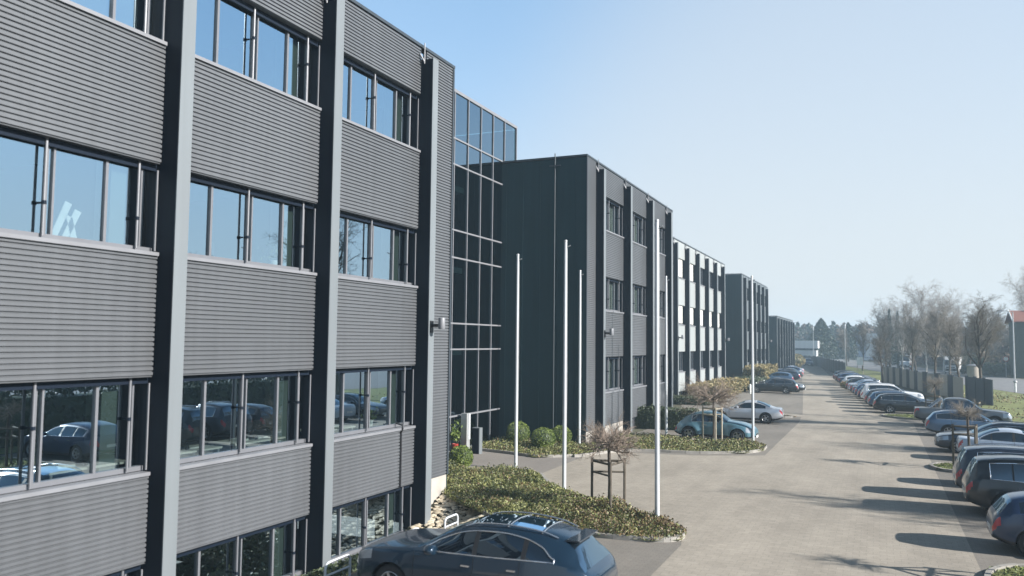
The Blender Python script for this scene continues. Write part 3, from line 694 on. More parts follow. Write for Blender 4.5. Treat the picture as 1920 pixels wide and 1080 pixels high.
for key, (x, y), rz, s, lb in (
    ('lime1', (8.8, 85.6), 0, .92, 'bare tree with thick dark trunk on the verge, nearest of those along the street'),
    ('lime2', (7.9, 96), 1, .80, 'slim bare tree between fence end and drum on the verge'),
    ('lime1', (6.2, 108), 2, .95, 'bare tree before the white lorry, branching low'),
    ('lime2', (4.2, 122), 3, .9, 'bare tree just left of the lorry behind the panel fence'),
    ('small', (.7, 112), .4, .95, 'small round headed bare tree behind the panel fence'),
    ('lime1', (1.5, 150), 5, 1.05, 'bare tree behind the small round headed one, across from the white van'),
    ('oak', (12.5, 172), 1.7, .95, 'broad bare tree behind the lorry'),
    ('oak', (17.5, 166), 4.2, .88, 'broad bare tree left of the tall kerbside pole'),
    ('lime2', (21, 176), 2.2, 1.1, 'bare tree behind the road sign by the house'),
    ('lime1', (-2.5, 172), 2.9, .95, 'thin bare tree rising behind the white board'),
    ('oak', (8, 205), .2, 1.0, 'broad bare tree right of the white van'),
    ('lime2', (-6.5, 210), 1.1, .9, 'slender bare tree behind the far fence')):
    bare_tree(key, lb, (x, y, 0), rz, s, GT)
for key, (x, y), rz, s, lb in (
    ('lime2', (5.6, 140), .7, .95, 'bare tree straight behind the low branching one'), ('lime1', (9.6, 134), 3.3, .9, 'bare tree between the lorry and the thick trunked tree'),
    ('lime2', (13.6, 150), 4.4, 1.0, 'bare tree right of the lorry over the drum'), ('lime1', (20, 190), 5.3, 1.15, 'bare tree far behind the road sign'),
    ('oak', (3, 232), 3.1, .9, 'broad bare tree left behind the white van'), ('lime1', (15.5, 205), .9, 1.2, 'bare tree far behind the broad pair')):
    bare_tree(key, lb, (x, y, 0), rz, s, GT)
for key, (x, y), rz, s, lb in (
    ('birch1', (7.4, 150), 0, .92, 'tallest bare birch above the middle of the street trees'),
    ('birch2', (10.6, 158), 2, .86, 'bare birch right of the tallest one'),
    ('birch1', (14.2, 182), 4, .85, 'bare birch above the broad trees at right'),
    ('birch2', (25.5, 176), 1, 1.12, 'high wispy birch behind the red roofed house'),
    ('birch1', (4.4, 165), 3, .82, 'bare birch left of the tallest one'),
    ('birch2', (2.4, 196), 5, .88, 'wispy birch beside the twin dark conifers')):
    bare_tree(key, lb, (x, y, 0), rz, s, 'bare birches behind the street', True, name='birch_tree')
# trees beyond the right edge of the frame: seen mirrored in the glass and by their shadows
for key, (x, y), s, lb in (('oak', (15.5, 57), 1.3, 'spreading bare tree mirrored in the second floor window by the glass hall'), ('lime2', (17.5, 43), 1.0, 'bare tree mirrored low in the second floor window of the middle bay'), ('lime1', (16.5, 27.5), .95, 'bare tree mirrored low in the leftmost second floor window')):
    t = bare_tree(key, lb, (x, y, 0), x, s)
    for ch in t.children: ch.material_slots[0].link = 'OBJECT'; ch.material_slots[0].material = M['bark']
def staked_tree(loc, label, pale=False, crown_h=1.75, stake_h=1.6, wid=1.15, seed=1, ball=False, n1=11):
    rng = random.Random(seed); t = thing('young_tree', label, 'tree', loc, 0, 'young staked trees')
    m = MB(); m.tube([(0,0,0), (.02,.01,crown_h*.5), (-.01,.02,crown_h), (.03,0,crown_h+.25)], [.055,.05,.05,.06], 8); m.build('trunk', M['bark'], t, 60)
    c = MB()
    def tw(p, d, L, r, lv):
        for i in range(3):
            d = (d+Vector((rng.gauss(0,.2), rng.gauss(0,.2), rng.gauss(0,.16)+.04))).normalized(); q = p+d*L/3; c.tube([p, q], [r, r*.8], 4 if lv < 2 else 3, cap=False); p = q; r *= .8
            if lv < 3:
                for b in range(2):
                    ax = Matrix.Rotation(rng.uniform(0, 2*PI), 3, d) @ d.orthogonal().normalized()
                    tw(p, (d*.8+ax*.7).normalized(), L*.5, r*.62, lv+1)
    for i in range(n1):
        a = 2*PI*i/n1*1.618+rng.uniform(-.3, .3); up = rng.uniform(-.25, .8) if not ball else rng.uniform(-.5, 1)
        tw(Vector((0,0,crown_h+rng.uniform(0, .25))), Vector((math.cos(a), math.sin(a), up)).normalized(), wid*rng.uniform(.7, 1.05), .034 if not ball else .02, 0)
    c.build('crown', M['twig'] if ball else M['twig_pale'], t)
    if stake_h:
        wm = M['wood_pale'] if pale else M['wood']; S = []
        for k in range(3):
            a = 2*PI*k/3+.9; x, y = .55*math.cos(a), .55*math.sin(a); S.append((x, y))
            m = MB(); m.tube([(x,y,0), (x,y,stake_h)], .042, 8); m.build('stake', wm, t)
        m = MB()
        for k in range(3):
            a, b = S[k], S[(k+1) % 3]
            m.tube([(a[0],a[1],stake_h-.08), (b[0],b[1],stake_h-.08)], .035, 6)
            if k < 2: m.tube([(a[0],a[1],stake_h-.4), (b[0],b[1],stake_h-.4)], .03, 6)
        m.build('brace', wm, t)
    return t
staked_tree((-7.15, 22.95, .05), 'young pollarded tree with dark stakes at the near bed tip', False, 1.8, 1.55, .72, 41, n1=24)
staked_tree((-7.55, 41.75, .05), 'young tree with pale stakes in front of the teal car', True, 2.0, 1.75, 1.2, 42, n1=24)
staked_tree((3.35, 38.0, .1), 'ball headed young tree with stakes beside the pale saloon', False, 2.0, 1.7, .55, 43, True, 22)
staked_tree((3.6, 63.0, .1), 'ball headed young tree by the pickup\'s tail', False, 2.0, 1.5, .62, 44, True, 22)
staked_tree((3.7, 20.4, .1), 'ball headed young tree at the right, known by its shadow on the lane', False, 1.9, 1.5, .5, 45, True, 16)
def conifer(loc, label, h, r, seed, n=3800, size=.5, blunt=.35):
    rng = random.Random(seed); t = thing('conifer', label, 'tree', loc, 0, 'dark evergreens beyond the street')
    m = MB(); m.tube([(0,0,0), (0,0,h*.5), (0,0,h*.95)], [.25,.15,.03], 8); m.build('trunk', M['bark'], t)
    m = MB()
    for i in range(n):
        f = rng.random()**.8; rr = r*((1-f)**(blunt*.8))*min(1, .75+f)*(1+.3*mnoise.noise(Vector((f*6, seed, i % 7))))
        a = rng.uniform(0, 2*PI); q = rng.random()**.4
        leaf(m, Vector((math.cos(a)*rr*q, math.sin(a)*rr*q, h*(.06+.94*f))), size, rng, 0, 0)
    m.build('crown', M['conifer'], t)
conifer((-14.2, 246, 0), 'broad dark evergreen beyond the pale low hall', 12.3, 6.2, 51, 5200, .6, 1.0)
conifer((-7.6, 262, 0), 'narrower dark evergreen right of the broad one', 11.6, 3.6, 52, 2600, .5, .9)
conifer((2.6, 190, 0), 'left of two slim dark conifers among the bare trees', 12.6, 1.3, 53, 1500, .4, 1)
conifer((4.2, 191, 0), 'right of two slim dark conifers among the bare trees', 12.2, 1.0, 54, 1300, .4, 1)
conifer((24.5, 165, 0), 'dark bushy evergreen beside the red roofed house', 6.5, 4.0, 55, 2200, .45)
leafy_blob('shrub', 'dark shrubs along the far kerb under the road sign', 'shrub', (18.6, 160, 0), (3.4, 3, 1.1), 2500, .3, M['hedge_leaf'], 61)
leafy_blob('shrub', 'dark shrub mass between lorry and tall pole', 'shrub', (15.5, 168, 0), (3.0, 3, 1.7), 2500, .3, M['hedge_leaf'], 62)
# far wood
m = MB(); rng = random.Random(99)
for i in range(900):
    y = rng.uniform(285, 460); x = y*rng.uniform(-.17, .24)
    if i % 3 == 0:
        y = rng.uniform(175, 300); x = y*rng.uniform(.03, .17)
        if x < max(4, 17.5-(y-158)*.177)+5: x = y*rng.uniform(.11, .2)
    if i > 620: y = rng.uniform(318, 400); x = y*rng.uniform(-.15, .03)
    if -60 < x < 8 and y < 318: continue
    h = rng.uniform(9, 13.5) if i % 3 or i > 620 else rng.uniform(5, 9.5); r = rng.uniform(2.2, 4.5); k = rng.choice((0,0,0,0,1,2))
    m.tube([(x,y,0), (x,y,h*.8)], [.25,.06], 4, k, False)
    for j in range(230):
        f = rng.random(); a = rng.uniform(0, 2*PI); q = r*math.sin(PI*min(1, .18+f*.82))*rng.random()**.5
        leaf(m, Vector((x+math.cos(a)*q, y+math.sin(a)*q, h*(.06+.94*f))), 1.2 if k == 1 else 1.05, rng, k, 0)
o = m.build('far_wood', [M['wood_bare'], M['conifer'], M['wood_ochre']]); o['kind'] = 'stuff'; tag(o, 'hazy brown wood along the horizon', 'wood')
m = MB(); n = 60
for i in range(n):
    for j in range(3): pass
vs = []; fs = []
for i in range(n+1):
    x = -600+1200*i/n
    for (y, z) in ((520, 0), (640, 7+3*mnoise.noise(Vector((x*.004, 1., 0)))), (880, 2)): vs.append((x, y, z))
for i in range(n):
    for j in range(2): a = i*3+j; fs.append((a, a+3, a+4, a+1))
m.add(vs, fs); struct(m.build('far_hills', M['wood_bare'], None, 60))

# ------------------------------------------------------------------ cars
def pch(keys):
    xs = np.array([k[0] for k in keys], float); ys = np.array([k[1] for k in keys], float)
    h = np.diff(xs); d = np.diff(ys)/h; mm = np.zeros(len(xs)); mm[0], mm[-1] = d[0], d[-1]
    for i in range(1, len(xs)-1):
        if d[i-1]*d[i] > 0:
            w1, w2 = 2*h[i]+h[i-1], h[i]+2*h[i-1]; mm[i] = (w1+w2)/(w1/d[i-1]+w2/d[i])
    def f(x):
        x = min(max(x, xs[0]), xs[-1]); i = min(max(int(np.searchsorted(xs, x)-1), 0), len(xs)-2); t = (x-xs[i])/h[i]
        return float((1+2*t)*(1-t)**2*ys[i]+t*(1-t)**2*h[i]*mm[i]+t*t*(3-2*t)*ys[i+1]+t*t*(t-1)*h[i]*mm[i+1])
    return f
def sst(x): x = max(0, min(1, x)); return x*x*(3-2*x)
CARS = {}
def car_mesh(key, L, top, belt, bot, wid, rw, cowl, wstop, rtop, rbase, wheels, R, side, pillars=(), fender=0., rails=False, trim=False, arch_trim=False, lights=(.06,.55,.34), mirror=None, doors=(), gtop=None, msc=1.):
    GT_ = pch(gtop or [(0,.93),(L,.93)])
    T, Bf, Bo, Wf, RW = pch(top), pch(belt), pch(bot), pch(wid), pch(rw)
    st = sorted(set([0, .015, .04, .08, .12, .17]+[round(.22+.05*i, 3) for i in range(int((L-.42)/.05))]+[L-.17, L-.12, L-.08, L-.04, L-.015, L]))
    Ra = R+.055
    NB = 9
    rings = []
    for s in st:
        zb, zB, zt, w = Bo(s), Bf(s), T(s), Wf(s); zt = max(zt, zB+.02); g = sst((zt-zB-.05)/.28); t = zt-zB
        pts = [(0, zb), (.82*w, zb), (.95*w, zb+.035)]
        for i in range(1, NB+1):
            f = i/NB; z = zb+.035+(zB-zb-.035)*f
            y = w*(.965+.05*math.sin(PI*min(1, f*.95+.05))-.02*f)
            if .62 < f < .72: y += .006
            pts.append((y, z))
        yb = pts[-1][0]
        y6 = yb-.012-.02*g; c = .45*t*(1-g)+.075*g
        y8 = (.90*w)*(1-g)+RW(s)*g
        z6 = zB+min(.018, t*.2); z8 = zt-c
        pts.append((y6, z6))
        gt = GT_(s)
        for f in (.355*gt, .71*gt, gt): pts.append((y6+(y8-y6)*(f**1.25), z6+(z8-.03*g-z6)*f))
        pts.append((y8*.985-.004, z8))
        pts.append((y8*.82, z8+(zt-z8)*.55)); pts.append((y8*.55, z8+(zt-z8)*.85)); pts.append((y8*.28, z8+(zt-z8)*.97)); pts.append((0, zt))
        rings.append(pts)
    n = len(rings[0]); iB = 2+NB; iG0 = iB+1; iG1 = iB+4; iR = iB+5
    V = []
    for k, s in enumerate(st):
        for side_ in (1, -1):
            for (y, z) in rings[k]:
                x = s
                if fender:
                    for ws in wheels:
                        d = math.hypot(s-ws, (z-R)*1.0)
                        if d < Ra+.28 and z < Bf(s)+.02 and y > .4: y += fender*sst((Ra+.28-d)/.2)*(1 if z > R*.5 else .6)
                V.append([x, y*side_, z])
    def vid(k, sd, j): return k*2*n+(0 if sd > 0 else n)+j
    # wheel arches: pull points inside the arch out to its circle
    inside_ = [False]*len(V)
    for k, s in enumerate(st):
        for sd in (1, -1):
            for j in range(2, iB+1):
                v = V[vid(k, sd, j)]
                for ws in wheels:
                    d = math.hypot(v[0]-ws, v[2]-R)
                    if d < Ra: inside_[vid(k, sd, j)] = True
    body = MB(); ws_ = MB(); rwm = MB(); sw = {1: MB(), -1: MB()}; hl = {1: MB(), -1: MB()}; tl = {1: MB(), -1: MB()}
    faces = []
    for k in range(len(st)-1):
        sm = (st[k]+st[k+1])/2; zB, zt = Bf(sm), T(sm)
        for sd in (1, -1):
            for j in range(n-1):
                q = [vid(k, sd, j), vid(k+1, sd, j), vid(k+1, sd, j+1), vid(k, sd, j+1)]
                if sd < 0: q = q[::-1]
                if all(inside_[i] for i in q): continue
                kind = 'b'
                zc = sum(V[i][2] for i in q)/4
                if j >= iR and cowl+.03 < sm < wstop: kind = 'w'
                elif j >= iR and rtop < sm < rbase: kind = 'r'
                elif iG0 <= j < iG1 and side[0] < sm < side[1] and zt-zB > .16:
                    kind = 's'
                    for (a, e) in pillars:
                        if a < sm < e: kind = 'p'
                elif j <= iB and j > 5 and sm < lights[1] and sm > lights[0] and V[q[0]][2] > Bf(sm)-.17-.1*(sm) and zc > .5 : kind = 'h' if abs(V[q[0]][1]) > .3 else 'b'
                elif 6 < j <= iB and sm > L-lights[2] and zc > Bf(sm)-(.15 if zt-zB < .3 or L > 5 else .19): kind = 't'
                elif j < 3 or zc < Bo(sm)+.09: kind = 'k'
                faces.append((q, kind, sd))
    for i, ins in enumerate(inside_):
        if ins:
            v = V[i]; ws = min(wheels, key=lambda a: abs(a-v[0])); dx, dz = v[0]-ws, v[2]-R; d = math.hypot(dx, dz) or 1e-6
            v[0] = ws+dx/d*Ra; v[2] = R+dz/d*Ra
    ln = L/2
    cvt = lambda v: (ln-v[0], v[1], v[2])
    def emit(mb, q, mi=0, offs=0.): mb.add([cvt(V[i]) for i in q], [tuple(range(len(q)))], mi)
    # shared-vertex body for smooth shading
    used = {}
    def share(mb, q, mi, um):
        ids = []
        for i in q:
            if i not in um: um[i] = len(mb.v); mb.v.append(cvt(V[i]))
            ids.append(um[i])
        mb.f.append(tuple(ids)); mb.mi.append(mi)
    maps = {}
    for q, kind, sd in faces:
        if kind in 'bkp': share(body, q, {'b': 0, 'k': 1, 'p': 1}[kind], used)
        else:
            mb = {'w': ws_, 'r': rwm, 's': sw[sd], 'h': hl[sd], 't': tl[sd]}[kind]; share(mb, q, 0, maps.setdefault((kind, sd if kind in 'sht' else 0), {}))
    for kk, rev in ((0, True), (len(st)-1, False)):
        q = [vid(kk, 1, j) for j in range(n)]+[vid(kk, -1, j) for j in range(n-2, 0, -1)]
        share(body, q if rev else q[::-1], 0, used)
    # door gaps: dark strips 3 mm proud of the side
    for s in doors:
        for sd in (1, -1):
            pr = None
            k = min(range(len(st)), key=lambda a: abs(st[a]-s))
            for j in range(5, iB+1):
                v = V[vid(k, sd, j)]; x = ln-s
                a = (x-.006, v[1]+.003*sd, v[2]); b = (x+.006, v[1]+.003*sd, v[2])
                if pr: body.quad(pr[0], pr[1], b, a, 1)
                pr = (a, b)
    # nose intake, bumper strips, door handles
    zn = (Bo(0)+Bf(0))/2; w0 = Wf(0)
    body.box(ln-.03, ln+.006, -w0*.62, w0*.62, zn-.1, zn+.05, 1)
    body.box(ln-.08, ln+.0045, -w0*.75, w0*.75, Bo(0)+.0, Bo(0)+.06, 1)
    for i, s in enumerate(doors[1:]):
        k = min(range(len(st)), key=lambda a: abs(st[a]-(s-.16)))
        for sd in (1, -1):
            v = V[vid(k, sd, iB-2)]; body.box(ln-s+.07, ln-s+.24, v[1]-.012, v[1]+.024 if sd > 0 else v[1]+.012, v[2], v[2]+.028, 2) if sd > 0 else body.box(ln-s+.07, ln-s+.24, v[1]-.024, v[1]+.012, v[2], v[2]+.028, 2)
    out = {'L': L, 'R': R, 'wheels': [(ln-w) for w in wheels], 'track': Wf(L/2)}
    out['body'] = body.mesh('body', 48); out['windscreen'] = ws_.mesh('windscreen', 60) if ws_.f else None; out['rear_window'] = rwm.mesh('rear_window', 60) if rwm.f else None
    out['side_window'] = [sw[1].mesh('side_window', 60), sw[-1].mesh('side_window', 60)]
    for nm, d in (('headlight', hl), ('taillight', tl)): out[nm] = [d[1].mesh(nm, 60), d[-1].mesh(nm, 60)] if d[1].f else []
    # underbody with wheel wells
    u = MB()
    for ws in wheels:
        for sd in (1, -1):
            y1 = Wf(ws)*.955*sd+(fender*.8*sd); y0 = Wf(ws)*.55*sd
            pr = []
            for i in range(15):
                a = PI*(-.06+1.12*i/14); pr.append((ln-ws+Ra*math.cos(a), R+Ra*math.sin(a)))
            for i in range(14): u.quad((pr[i][0],y0,pr[i][1]), (pr[i+1][0],y0,pr[i+1][1]), (pr[i+1][0],y1,pr[i+1][1]), (pr[i][0],y1,pr[i][1]))
            u.add([(p[0],y0,p[1]) for p in pr], [tuple(range(len(pr)))])
            if arch_trim: u.tube([(p[0], y1*1.02, p[1]) for p in pr], .025, 6)
    u.box(-ln+.5, ln-.5, -Wf(L/2)*.6, Wf(L/2)*.6, .16, .24)
    out['underbody'] = u.mesh('underbody')
    w = MB(); a = R
    w.lathe([(a*.64,-.10), (a*.86,-.112), (a*.97,-.095), (a,-.06), (a,.06), (a*.97,.095), (a*.86,.112), (a*.64,.10), (a*.62,.05), (0,.03)], n=24, axis='y'); out['wheel'] = w.mesh('wheel', 50)
    r = MB(); r.lathe([(a*.645,.10), (a*.62,.105), (a*.57,.085), (a*.55,.05)], n=24, axis='y'); r.lathe([(0,.085), (a*.13,.085), (a*.15,.06)], n=12, axis='y')
    for i in range(5):
        t = 2*PI*i/5; c_, s_ = math.cos(t), math.sin(t)
        def rp(x, y, z): return (x*c_-z*s_, y, x*s_+z*c_)
        r.add([rp(a*.08,.08,-a*.09), rp(a*.08,.08,a*.09), rp(a*.6,.09,a*.075), rp(a*.6,.09,-a*.075), rp(a*.08,.03,-a*.09), rp(a*.08,.03,a*.09), rp(a*.6,.05,a*.075), rp(a*.6,.05,-a*.075)], [(0,1,2,3),(0,3,7,4),(1,5,6,2)])
    out['rim'] = r.mesh('rim', 40)
    mm = MB(); ms = mirror or cowl+.45; z = Bf(ms)+.09; y = Wf(ms)*.97
    out['side_mirror'] = []
    for sd in (1, -1):
        mm = MB(); pr = [(0,-.09), (.05,-.085), (.075,-.03), (.08,.04), (.06,.1), (0,.12)]
        mm.lathe([(0,-.08), (.06,-.07), (.085,-.02), (.08,.05), (.065,.075), (0,.075)], n=12, axis='x')
        mm.v = [(ln-ms-v[0]*msc, sd*(y+.11*msc)+v[1]*1.35*msc, z+v[2]*.85*msc) for v in mm.v]; mm.box(ln-ms-.02, ln-ms+.03, min(sd*(y-.06), sd*(y+.06)), max(sd*(y-.06), sd*(y+.06)), z-.05, z-.02)
        out['side_mirror'].append(mm.mesh('side_mirror', 60))
    pm = MB(); zr_ = (Bo(L)+Bf(L))/2+.05; pm.box(-ln-.012, -ln+.02, -.26, .26, zr_-.055, zr_+.055); out['plate_r'] = pm.mesh('number_plate')
    pm = MB(); pm.box(ln-.02, ln+.016, -.26, .26, zn-.14, zn-.03); out['plate_f'] = pm.mesh('number_plate')
    if rails:
        out['roof_rail'] = []
        for sd in (1, -1):
            rm = MB(); a0, a1 = wstop+.1, rtop-.25; pts = []
            for i in range(9):
                s = a0+(a1-a0)*i/8; e = .035*math.sin(PI*min(1, max(0, i/8)))**.3 if 0 < i < 8 else 0
                pts.append((ln-s, sd*(RW(s)*.93), T(s)-.045+e+.012))
            rm.tube(pts, .016, 6); out['roof_rail'].append(rm.mesh('roof_rail', 60))
    if trim:
        out['window_trim'] = []
        for sd in (1, -1):
            ec = {}
            for q, kind, s2 in faces:
                if kind in 'sp' and s2 == sd:
                    for a, b in zip(q, q[1:]+q[:1]): ec[tuple(sorted((a, b)))] = ec.get(tuple(sorted((a, b))), 0)+1
            adj = {}
            for (a, b), c in ec.items():
                if c == 1: adj.setdefault(a, []).append(b); adj.setdefault(b, []).append(a)
            tm = MB()
            if adj:
                s0 = next(iter(adj)); loop = [s0]; prev = None; cur = s0
                while True:
                    nx = [x for x in adj[cur] if x != prev]
                    if not nx or nx[0] == s0: break
                    prev, cur = cur, nx[0]; loop.append(cur)
                    if len(loop) > 2000: break
                pts = [Vector(cvt(V[i]))+Vector((0, .008*sd, 0)) for i in loop]; pts.append(pts[0])
                tm.tube(pts, .015, 6, cap=False)
            out['window_trim'].append(tm.mesh('window_trim', 60))
    CARS[key] = out
W_ = lambda a: [(0,.62*a), (.04,.72*a), (.12,.83*a), (.3,.93*a), (.7,.985*a), (1.4,a)]
def wid(L, a): return W_(a)+[(L-1.3,a), (L-.6,.97*a), (L-.2,.89*a), (L-.06,.80*a), (L,.70*a)]
car_mesh('suv', 5.1, [(0,.63),(.05,.80),(.2,.96),(.6,1.07),(1.3,1.13),(1.5,1.16),(2.0,1.42),(2.45,1.595),(2.8,1.65),(3.3,1.665),(3.9,1.625),(4.4,1.53),(4.62,1.45),(4.86,1.14),(4.96,1.0),(5.06,.93),(5.1,.80)],
         [(0,.60),(.05,.74),(.25,.89),(.9,1.02),(1.5,1.06),(3,1.09),(4.3,1.13),(4.7,1.09),(4.95,.98),(5.1,.76)], [(0,.36),(.25,.24),(.8,.22),(4.3,.24),(4.8,.32),(5.1,.46)], wid(5.1,.985),
         [(0,.7),(1.5,.74),(2.4,.63),(3.6,.62),(4.4,.57),(4.7,.56),(5.1,.6)], 1.48, 2.35, 4.58, 4.92, (.98,3.95), .37, (1.72,4.38), ((2.72,2.84),(3.72,3.80)), rails=True, trim=True, doors=(1.5,2.78,3.72), lights=(.06,.5,.12), mirror=1.95, msc=1.35, gtop=[(0,.93),(3.2,.93),(3.7,.86),(4.1,.62),(4.36,.2),(5.1,.15)])
car_mesh('bigsuv', 4.85, [(0,.66),(.05,.84),(.2,.99),(.6,1.06),(1.35,1.13),(1.45,1.15),(2.0,1.52),(2.3,1.68),(2.7,1.74),(3.5,1.75),(4.2,1.70),(4.5,1.64),(4.66,1.4),(4.78,1.08),(4.83,.98),(4.85,.85)],
         [(0,.64),(.05,.78),(.25,.92),(1.4,1.03),(3,1.08),(4.4,1.12),(4.7,1.0),(4.85,.8)], [(0,.38),(.25,.26),(.8,.24),(4.1,.26),(4.6,.34),(4.85,.46)], wid(4.85,.97),
         [(0,.7),(1.5,.76),(2.3,.66),(3.6,.66),(4.4,.63),(4.85,.62)], 1.45, 2.2, 4.5, 4.74, (.93,3.82), .38, (1.68,4.22), ((2.6,2.72),(3.6,3.68)), rails=True, trim=True, doors=(1.45,2.66,3.6), lights=(.06,.5,.20))
car_mesh('beetle', 4.15, [(0,.48),(.04,.60),(.15,.74),(.4,.88),(.8,.99),(1.25,1.05),(1.35,1.07),(1.75,1.33),(2.1,1.45),(2.45,1.49),(2.8,1.46),(3.2,1.35),(3.6,1.13),(3.85,.92),(4.05,.70),(4.12,.58),(4.15,.46)],
         [(0,.46),(.04,.56),(.2,.68),(.6,.80),(1.3,.90),(2.4,.94),(3.2,.92),(3.7,.82),(4.0,.64),(4.15,.42)], [(0,.30),(.3,.22),(3.8,.22),(4.15,.32)], [(0,.5),(.06,.6),(.2,.70),(.5,.77),(1.3,.82),(2.8,.82),(3.5,.76),(3.9,.66),(4.1,.54),(4.15,.46)],
         [(0,.5),(1.3,.62),(2.0,.55),(2.8,.54),(3.5,.5),(4.15,.45)], 1.36, 1.95, 3.02, 3.7, (.82,3.30), .335, (1.55,3.15), ((2.5,2.62),), fender=.10, trim=True, doors=(1.3,2.6), lights=(.05,.42,.2), mirror=1.62)
car_mesh('coupe', 4.62, [(0,.54),(.05,.66),(.2,.76),(.6,.83),(1.35,.92),(1.45,.94),(2.0,1.22),(2.4,1.36),(2.75,1.39),(3.1,1.36),(3.6,1.20),(3.92,1.06),(4.1,1.01),(4.5,.96),(4.58,.90),(4.62,.78)],
         [(0,.52),(.05,.60),(.3,.70),(1.4,.86),(3,.90),(4.0,.93),(4.4,.90),(4.55,.82),(4.62,.68)], [(0,.28),(.3,.20),(4.2,.22),(4.62,.36)], wid(4.62,.88),
         [(0,.6),(1.45,.68),(2.3,.56),(3.2,.55),(3.9,.6),(4.62,.6)], 1.46, 2.3, 3.05, 3.88, (.88,3.62), .335, (1.66,3.62), ((2.98,3.03),), trim=False, doors=(1.4,3.0), lights=(.05,.5,.20))
car_mesh('sedan', 4.7, [(0,.56),(.05,.70),(.2,.80),(.6,.88),(1.3,.96),(1.4,.98),(2.0,1.30),(2.35,1.42),(2.75,1.46),(3.2,1.43),(3.65,1.28),(4.0,1.09),(4.15,1.05),(4.58,1.02),(4.66,.94),(4.7,.80)],
         [(0,.54),(.05,.62),(.3,.74),(1.4,.90),(3,.94),(4.1,.97),(4.5,.94),(4.62,.84),(4.7,.70)], [(0,.28),(.3,.20),(4.2,.22),(4.7,.36)], wid(4.7,.90),
         [(0,.6),(1.45,.7),(2.3,.58),(3.2,.57),(4,.62),(4.7,.62)], 1.42, 2.25, 3.12, 3.96, (.9,3.65), .33, (1.64,3.86), ((2.58,2.68),(3.42,3.48)), trim=True, doors=(1.4,2.62,3.45), lights=(.05,.5,.20))
car_mesh('estate', 4.85, [(0,.56),(.05,.70),(.2,.80),(.6,.88),(1.4,.97),(1.5,.99),(2.05,1.29),(2.45,1.43),(2.8,1.47),(3.5,1.46),(4.1,1.40),(4.42,1.32),(4.6,1.14),(4.74,.98),(4.82,.90),(4.85,.76)],
         [(0,.54),(.05,.62),(.3,.74),(1.4,.90),(3,.95),(4.3,.98),(4.65,.92),(4.78,.82),(4.85,.66)], [(0,.28),(.3,.20),(4.3,.22),(4.85,.36)], wid(4.85,.91),
         [(0,.6),(1.5,.7),(2.4,.58),(3.6,.58),(4.3,.55),(4.85,.6)], 1.5, 2.36, 4.38, 4.72, (.92,3.75), .335, (1.72,4.3), ((2.66,2.76),(3.56,3.63)), rails=True, trim=True, doors=(1.45,2.7,3.58), lights=(.05,.5,.20))
car_mesh('hatch', 4.25, [(0,.58),(.05,.72),(.2,.83),(.6,.92),(1.1,.99),(1.2,1.02),(1.75,1.33),(2.1,1.44),(2.5,1.48),(3.1,1.46),(3.6,1.38),(3.85,1.30),(4.05,1.06),(4.16,.92),(4.22,.82),(4.25,.68)],
         [(0,.56),(.05,.64),(.3,.76),(1.2,.92),(2.6,.97),(3.7,1.0),(4.0,.92),(4.15,.82),(4.25,.6)], [(0,.28),(.3,.20),(3.8,.22),(4.25,.36)], wid(4.25,.89),
         [(0,.6),(1.3,.7),(2.1,.58),(3.2,.57),(4.25,.58)], 1.2, 2.05, 3.82, 4.12, (.85,3.42), .325, (1.42,3.66), ((2.3,2.4),(3.12,3.18)), doors=(1.2,2.36,3.14), lights=(.05,.5,.20))
car_mesh('pickup', 5.3, [(0,.72),(.05,.90),(.2,1.03),(.6,1.10),(1.45,1.17),(1.55,1.19),(2.05,1.58),(2.4,1.75),(2.8,1.80),(3.4,1.77),(3.62,1.66),(3.76,1.20),(3.85,1.14),(5.2,1.13),(5.27,1.06),(5.3,.9)],
         [(0,.70),(.05,.84),(.3,.95),(1.5,1.06),(3,1.09),(5.1,1.10),(5.25,1.02),(5.3,.8)], [(0,.42),(.3,.32),(4.8,.36),(5.3,.5)], wid(5.3,.95),
         [(0,.7),(1.6,.78),(2.4,.66),(3.5,.66),(5.3,.8)], 1.55, 2.3, 3.58, 3.78, (.95,4.1), .39, (1.76,3.56), ((2.62,2.72),), arch_trim=True, doors=(1.5,2.68,3.6), lights=(.05,.5,.3))
car_mesh('van', 5.6, [(0,.70),(.05,.95),(.25,1.12),(.7,1.27),(.85,1.33),(1.4,2.05),(1.8,2.42),(2.3,2.52),(5.3,2.52),(5.5,2.46),(5.57,2.2),(5.6,1.2)],
         [(0,.68),(.05,.86),(.3,1.02),(.9,1.22),(1.8,1.30),(5.4,1.32),(5.6,1.0)], [(0,.36),(.3,.28),(5.2,.3),(5.6,.4)], [(0,.7),(.05,.8),(.2,.9),(.6,.97),(5.3,.99),(5.5,.97),(5.6,.92)],
         [(0,.8),(1.0,.86),(2.0,.84),(5.6,.84)], .86, 1.75, 5.52, 5.53, (1.0,4.35), .35, (1.0,2.2), ((2.18,2.2),), doors=(1.1,2.15,3.4), lights=(.05,.5,.15), mirror=1.35)
PARTMAT = {'windscreen': 'car_glass', 'rear_window': 'car_glass', 'side_window': 'car_glass', 'headlight': 'headlight', 'taillight': 'taillight', 'underbody': 'black', 'roof_rail': 'chrome', 'window_trim': 'chrome', 'plate': 'plate'}
